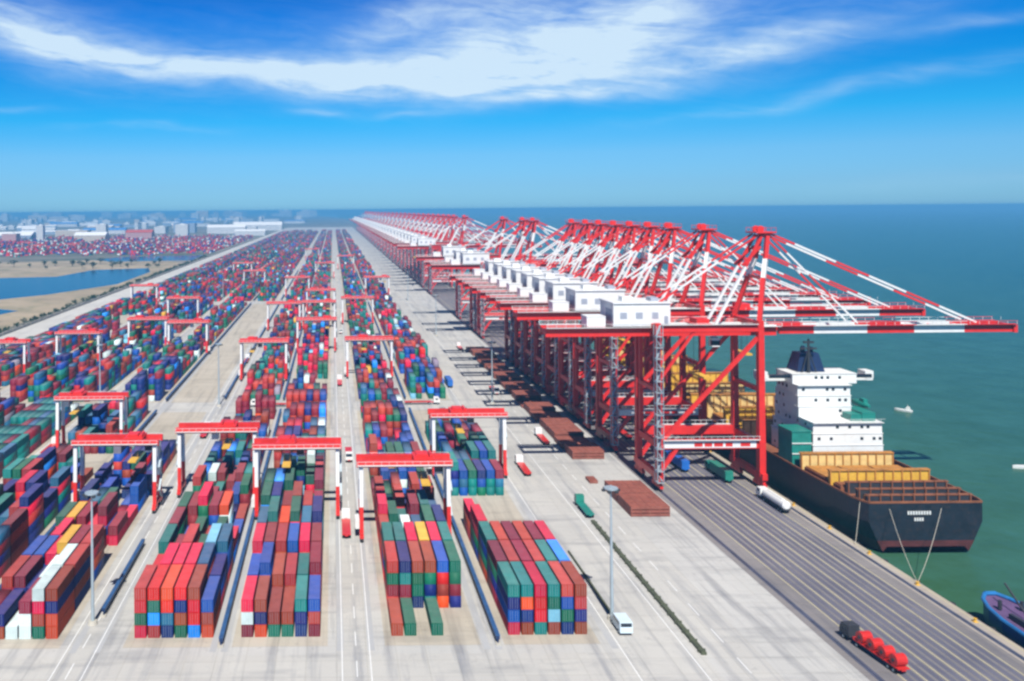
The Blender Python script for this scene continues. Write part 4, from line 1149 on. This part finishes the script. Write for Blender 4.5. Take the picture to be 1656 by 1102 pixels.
tl = [(3.0, 246, 0, 'on the main road beside the nearest gantry'), (5.0, 318, math.pi, 'on the main road before the first cross road'), (79.5, 338, 0, 'on the apron road beside the hatch covers'),
      (77.5, 428, math.pi, 'on the apron road past the first cross road'), (2.8, 452, 0, 'on the main road past the first cross road'), (-51.5, 352, 0, 'on the inland road by the lamp mast'),
      (64, 300, 0, 'on the apron beside the nearest quayside gantry'), (112.8, 345, 0, 'under the second quay crane'), (121.5, 372, 0, 'under the third quay crane'),
      (80, 560, 0, 'on the apron road past the moored ship'), (-106.5, 330, 0, 'on the road between fourth and fifth inland blocks'), (5, 640, math.pi, 'far up the main road'),
      (-30.0, 400.5, R(90), 'crossing between the inland blocks'), (40.0, 402.5, R(-90), 'on the cross road by the quayside blocks'), (116.9, 420, 0, 'under the fourth quay crane'), (-51.5, 520, 0, 'on the inland road beside the bare stacking ground')]
for k, (x, y, rz, w_) in enumerate(tl):
    o = flat if k == 0 else copy_tree(flat); o.location = (x, y, 0.03); o.rotation_euler.z = rz
    tag(o, f'white terminal tractor with empty red trailer {w_}', 'truck', 'terminal tractors in the yard')
boxt = make_truck(M['truck_blue'], 'box', M['truck_blue'])
for k, (x, y, w_) in enumerate([(49.0, 447, 'first'), (53.5, 447.5, 'second'), (57.8, 446, 'third'), (40.5, 449, 'fourth')]):
    o = boxt if k == 0 else copy_tree(boxt); o.location = (x, y, 0.03)
    tag(o, {0: 'bright blue lorry in the parked row, second from the main road', 1: 'bright blue lorry in the parked row, third from the main road', 2: 'bright blue lorry in the parked row, closest to the quay',
            3: 'bright blue lorry in the parked row, closest to the main road'}[k], 'truck', 'blue lorries parked beyond the quayside block')
# van
v = empty('van', (60.2, 186.2, 0.03)); tag(v, 'pale blue and white van parked beside the apron light mast', 'van')
q = MB()
prof = [(-2.5, 0.45), (2.5, 0.45), (2.55, 1.1), (1.75, 1.3), (1.1, 2.05), (-2.35, 2.1), (-2.5, 1.2)]
vs = [(-0.98, y, z) for y, z in prof] + [(0.98, y, z) for y, z in prof]; n = len(prof)
q.add(vs, [tuple(range(n)), tuple(range(n, 2 * n))[::-1]] + [(k, (k + 1) % n, n + (k + 1) % n, n + k) for k in range(n)]); bd = q.build('body', M['van_paint'], v)
q = MB(); q.add([(-0.88, 1.70, 1.36), (0.88, 1.70, 1.36), (0.88, 1.15, 2.0), (-0.88, 1.15, 2.0)], [(0, 1, 2, 3)]); q.box(-0.85, 0.85, -2.47, -2.40, 1.35, 1.95); q.box(-0.995, 0.995, -1.9, 0.9, 1.4, 1.9); q.build('window', M['glass'], bd)
wheels(v, [(0.9, 1.6), (0.9, -1.6)], 0.36, 0.24)
v.scale = (1.35, 1.3, 1.35)

# ------------------------------------------------------------------ hatch covers on the apron
def make_hc(layers, L=12.0, w=11.2):
    q = MB()
    for k in range(layers):
        z = k * 1.0; q.box(-w / 2, w / 2, -L / 2, L / 2, z + 0.12, z + 0.85)
        for j in range(5):
            x = -w / 2 + 0.15 + j * (w - 0.3) / 4; q.box(x - 0.16, x + 0.16, -L / 2 - 0.05, L / 2 + 0.05, z + 0.02, z + 0.93)
        for j in range(4): y = -L / 2 + 1.2 + j * (L - 2.4) / 3; q.box(-w / 2 - 0.04, w / 2 + 0.04, y - 0.1, y + 0.1, z + 0.03, z + 0.9)
    return q
for k, (y, lay) in enumerate([(259.5, 3), (272.3, 3)]):
    o = make_hc(lay).build('hatch_cover', M['hatch_brown']); o.location = (90.6, y, 0.02)
    tag(o, ['near pile of rusty brown ship hatch covers beside the striped quay lanes', 'pile of brown ship hatch covers just behind the nearest pile'][k], 'hatch covers', 'ship hatch covers laid on the apron')
small = make_hc(1, 5, 2.6).build('hatch_cover', M['hatch_brown']); small.location = (83.5, 287, 0.02)
tag(small, 'small brown steel panel lying alone on the apron', 'hatch cover', 'ship hatch covers laid on the apron')
hp = {}
y = 318.0; k = 0
while y < 560:
    lay = [3, 2, 3, 3, 2, 3, 1, 3][k % 8]
    if lay not in hp: hp[lay] = make_hc(lay).build('hatch_cover', M['hatch_brown']); o = hp[lay]
    else: o = hp[lay].copy(); COL.objects.link(o)
    o.location = (89.6 + rnd.uniform(-0.5, 0.5), y, 0.02); k += 1
    tag(o, f'brown hatch covers piled beside the crane row, {ORD[k]} pile of the long line', 'hatch covers', 'ship hatch covers laid on the apron')
    y += 12.9 if k % 4 else 16.5

# ------------------------------------------------------------------ inland: trees, buildings
def make_tree(seed, h=6.0, w=4.0):
    rr = random.Random(seed); root = empty('tree')
    q = MB(); q.cyl((0, 0, 0), (0, 0, h * 0.6), 0.22, 7, 0, 0.1)
    for k in range(4):
        a = rr.uniform(0, 6.28); q.cyl((0, 0, h * 0.4), (math.cos(a) * w * 0.3, math.sin(a) * w * 0.3, h * 0.7), 0.08, 5, 0, 0.03)
    q.build('trunk', M['bark'], root)
    c = MB()
    cl_ = [(rr.gauss(0, w * 0.22), rr.gauss(0, w * 0.22), h * rr.uniform(0.4, 0.9), rr.uniform(0.5, 1.1)) for _ in range(12)]
    for _ in range(260):
        cx, cy, cz, cr = rr.choice(cl_); p = Vector((rr.gauss(0, 1), rr.gauss(0, 1), rr.gauss(0, 0.8))); p = p.normalized() * cr * rr.uniform(0.6, 1.15) + Vector((cx, cy, cz))
        a = Vector((rr.uniform(-1, 1), rr.uniform(-1, 1), rr.uniform(-0.5, 0.5))).normalized() * 0.32; b_ = a.cross(Vector((rr.uniform(-1, 1), rr.uniform(-1, 1), 1))).normalized() * 0.24
        c.add([p - a - b_, p + a - b_, p + a + b_, p - a + b_], [(0, 1, 2, 3)])
    c.build('crown', M['leaf'], root)
    return root
trees = [make_tree(3), make_tree(8, 5.0, 5.0), make_tree(15, 7.0, 4.5)]
ui = [False] * 3; ty = 480.0
while ty < 1720:
    k = rnd.randrange(3); o = trees[k] if not ui[k] else copy_tree(trees[k]); ui[k] = True
    o.location = (-244.5 + rnd.uniform(-1.2, 1.2), ty, 0.02); o.rotation_euler.z = rnd.uniform(0, 6); s_ = rnd.uniform(0.7, 1.2); o.scale = (s_, s_ * 1.2, s_ * 0.8)
    tag(o, 'small dark green tree in the line along the inland boundary road', 'tree', 'trees along the boundary road'); ty += rnd.choice([8, 9, 10, 11, 20])
for _ in range(34):
    o = copy_tree(trees[rnd.randrange(3)]); o.location = (rnd.uniform(-760, -262), rnd.uniform(1385, 1520), 0.04); o.rotation_euler.z = rnd.uniform(0, 6); s_ = rnd.uniform(1.2, 2.2); o.scale = (s_ * 1.3, s_, s_ * 0.8)
    tag(o, 'bushy tree on the sandy bank beyond the blue pond', 'tree', 'trees beyond the pond')
# boundary wall
q = MB(); q.box(-240.6, -240.3, 300, 3000, 0.0, 2.2)
for y in range(300, 3000, 20): q.box(-240.75, -240.15, y, y + 0.6, 0.0, 2.5)
tag(q.build('boundary_wall', M['concrete_plain']), 'low pale wall following the inland edge of the container yard', 'wall')

def facade_mat(name, c, wc):
    m, q, bs = base_mat(name)
    t_ = q.n('ShaderNodeTexCoord').outputs['Object']; sx = q.n('ShaderNodeSeparateXYZ'); q.l(t_, sx.inputs[0])
    a = q.m('GREATER_THAN', q.m('FRACT', q.m('DIVIDE', sx.outputs[2], 3.3)), 0.5)
    d = q.m('GREATER_THAN', q.m('FRACT', q.m('DIVIDE', q.m('ADD', sx.outputs[0], sx.outputs[1]), 3.6)), 0.45)
    q.l(q.mix(q.m('MULTIPLY', a, d), c, wc), bs.inputs['Base Color']); bs.inputs['Roughness'].default_value = 0.6
    return m
FM = [facade_mat('facade_white', (0.74, 0.73, 0.70), (0.12, 0.17, 0.24)), facade_mat('facade_cream', (0.66, 0.55, 0.42), (0.10, 0.13, 0.18)), facade_mat('facade_rose', (0.58, 0.32, 0.30), (0.1, 0.1, 0.14)), facade_mat('facade_blue', (0.35, 0.42, 0.52), (0.06, 0.1, 0.18))]
RM = [paint('roof_white', (0.78, 0.78, 0.76), 0.6), paint('roof_blue', (0.05, 0.20, 0.50), 0.6), paint('roof_red', (0.45, 0.07, 0.05), 0.7), paint('roof_grey', (0.30, 0.32, 0.34), 0.7)]
RN, FN = ['white', 'blue', 'red', 'grey'], ['white', 'cream', 'rose', 'blue grey']
def building(x, y, w, d, h, fk, rk, pitched, lab, rz=0.0, name='building', cat='building'):
    r_ = empty(name, (x, y, 0.02), rz); tag(r_, lab, cat, 'buildings inland of the yard')
    MB().box(-w / 2, w / 2, -d / 2, d / 2, 0, h).build('walls', FM[fk], r_)
    q = MB()
    if pitched:
        e = 0.8; rz_ = h + min(d, w) * 0.18
        q.add([(-w / 2 - e, -d / 2 - e, h - 0.1), (w / 2 + e, -d / 2 - e, h - 0.1), (w / 2 + e, d / 2 + e, h - 0.1), (-w / 2 - e, d / 2 + e, h - 0.1), (-w / 2 - e, 0, rz_), (w / 2 + e, 0, rz_)],
              [(0, 1, 5, 4), (2, 3, 4, 5), (0, 4, 3), (1, 2, 5), (0, 3, 2, 1)])
    else:
        q.box(-w / 2 - 0.3, w / 2 + 0.3, -d / 2 - 0.3, d / 2 + 0.3, h + 0.002, h + 0.9); q.box(-w * 0.15, w * 0.2, -d * 0.2, d * 0.2, h + 0.9, h + 3.6)
    q.build('roof', RM[rk], r_)
for k in range(70):
    y = rnd.uniform(8500, 17000); x = -rnd.uniform(0.0, 0.42) * y - 200; h_ = rnd.uniform(25, 95); fk = rnd.choice([0, 0, 1, 3])
    building(x, y, rnd.uniform(40, 200), 60, h_, fk, 0, False, 'faint %s block on the hazy inland skyline' % FN[fk])
SPEC = [(-868, 2620, 20, 20, 50, 0, 0, False, 'tall narrow white tower standing alone beyond the container depot'),
        (-1010, 2700, 190, 60, 20, 3, 0, True, 'long low warehouse with pale roof at the far inland edge'),
        (-900, 3060, 110, 50, 26, 1, 0, False, 'broad cream industrial block with flat white roof behind the white tower'),
        (-790, 3020, 34, 34, 46, 0, 0, False, 'square white high block beside the cream industrial block'),
        (-700, 2560, 90, 50, 22, 1, 0, True, 'cream hall with white pitched roof behind the blue pond'),
        (-905, 2480, 40, 34, 30, 2, 0, False, 'rose coloured block with white roof in front of the cream hall'),
        (-505, 2960, 42, 34, 44, 0, 0, False, 'white high block rising above the middle of the container yard'),
        (-590, 2700, 80, 44, 26, 2, 2, True, 'rose hall with red roof among the inland depots'),
        (-420, 3500, 150, 60, 24, 0, 0, True, 'long white roofed shed far beyond the container yard'),
        (-340, 4000, 220, 80, 24, 0, 0, True, 'very long white shed near the horizon behind the yard'),
        (-620, 3700, 90, 50, 40, 3, 1, False, 'blue grey block far inland with a blue roof')]
for s_ in SPEC: building(*s_)
for k in range(95):
    y = rnd.uniform(3100, 8200); x = -rnd.uniform(0.012, 0.40) * y - 130
    big = rnd.random() < 0.35; fk = rnd.choice([0, 0, 1, 3]); rk = rnd.choice([0, 0, 0, 1, 3])
    w_ = rnd.uniform(70, 180) if big else rnd.uniform(18, 50); h_ = rnd.uniform(10, 20) if big else rnd.uniform(14, 46)
    building(x, y, w_, rnd.uniform(20, 60), h_, fk, rk, big, ('distant %s shed with a %s roof in the hazy city' if big else 'distant %s block with a %s roof in the hazy city') % (FN[fk], RN[rk]), rnd.uniform(-0.3, 0.3))
# red depot gantries beyond the pond
dep = [(-940, 1800), (-890, 1830), (-620, 1850), (-560, 1900), (-480, 2050), (-380, 2150), (-700, 2020), (-330, 1950)]
for k, (x, y) in enumerate(dep):
    o = copy_tree(rtg); o.location = (x, y, 0.05)
    tag(o, f'red gantry in the depot beyond the blue pond, {ORD[k + 1]} of the group', 'gantry crane', 'gantries in the inland depot')

# ------------------------------------------------------------------ haze
hz = MB().box(-FAR - 500, FAR + 500, -700, FAR + 500, -10.5, 93.0)
ho = tag(hz.build('haze', bpy.data.materials.new('haze_air')), kind='stuff')
hm = ho.data.materials[0]; hm.use_nodes = True; t_ = hm.node_tree; t_.nodes.clear()
pv = t_.nodes.new('ShaderNodeVolumePrincipled'); pv.inputs['Density'].default_value = 0.00018
pv.inputs['Color'].default_value = (0.17, 0.57, 0.96, 1); pv.inputs['Anisotropy'].default_value = 0.0
ou = t_.nodes.new('ShaderNodeOutputMaterial'); t_.links.new(pv.outputs[0], ou.inputs['Volume'])
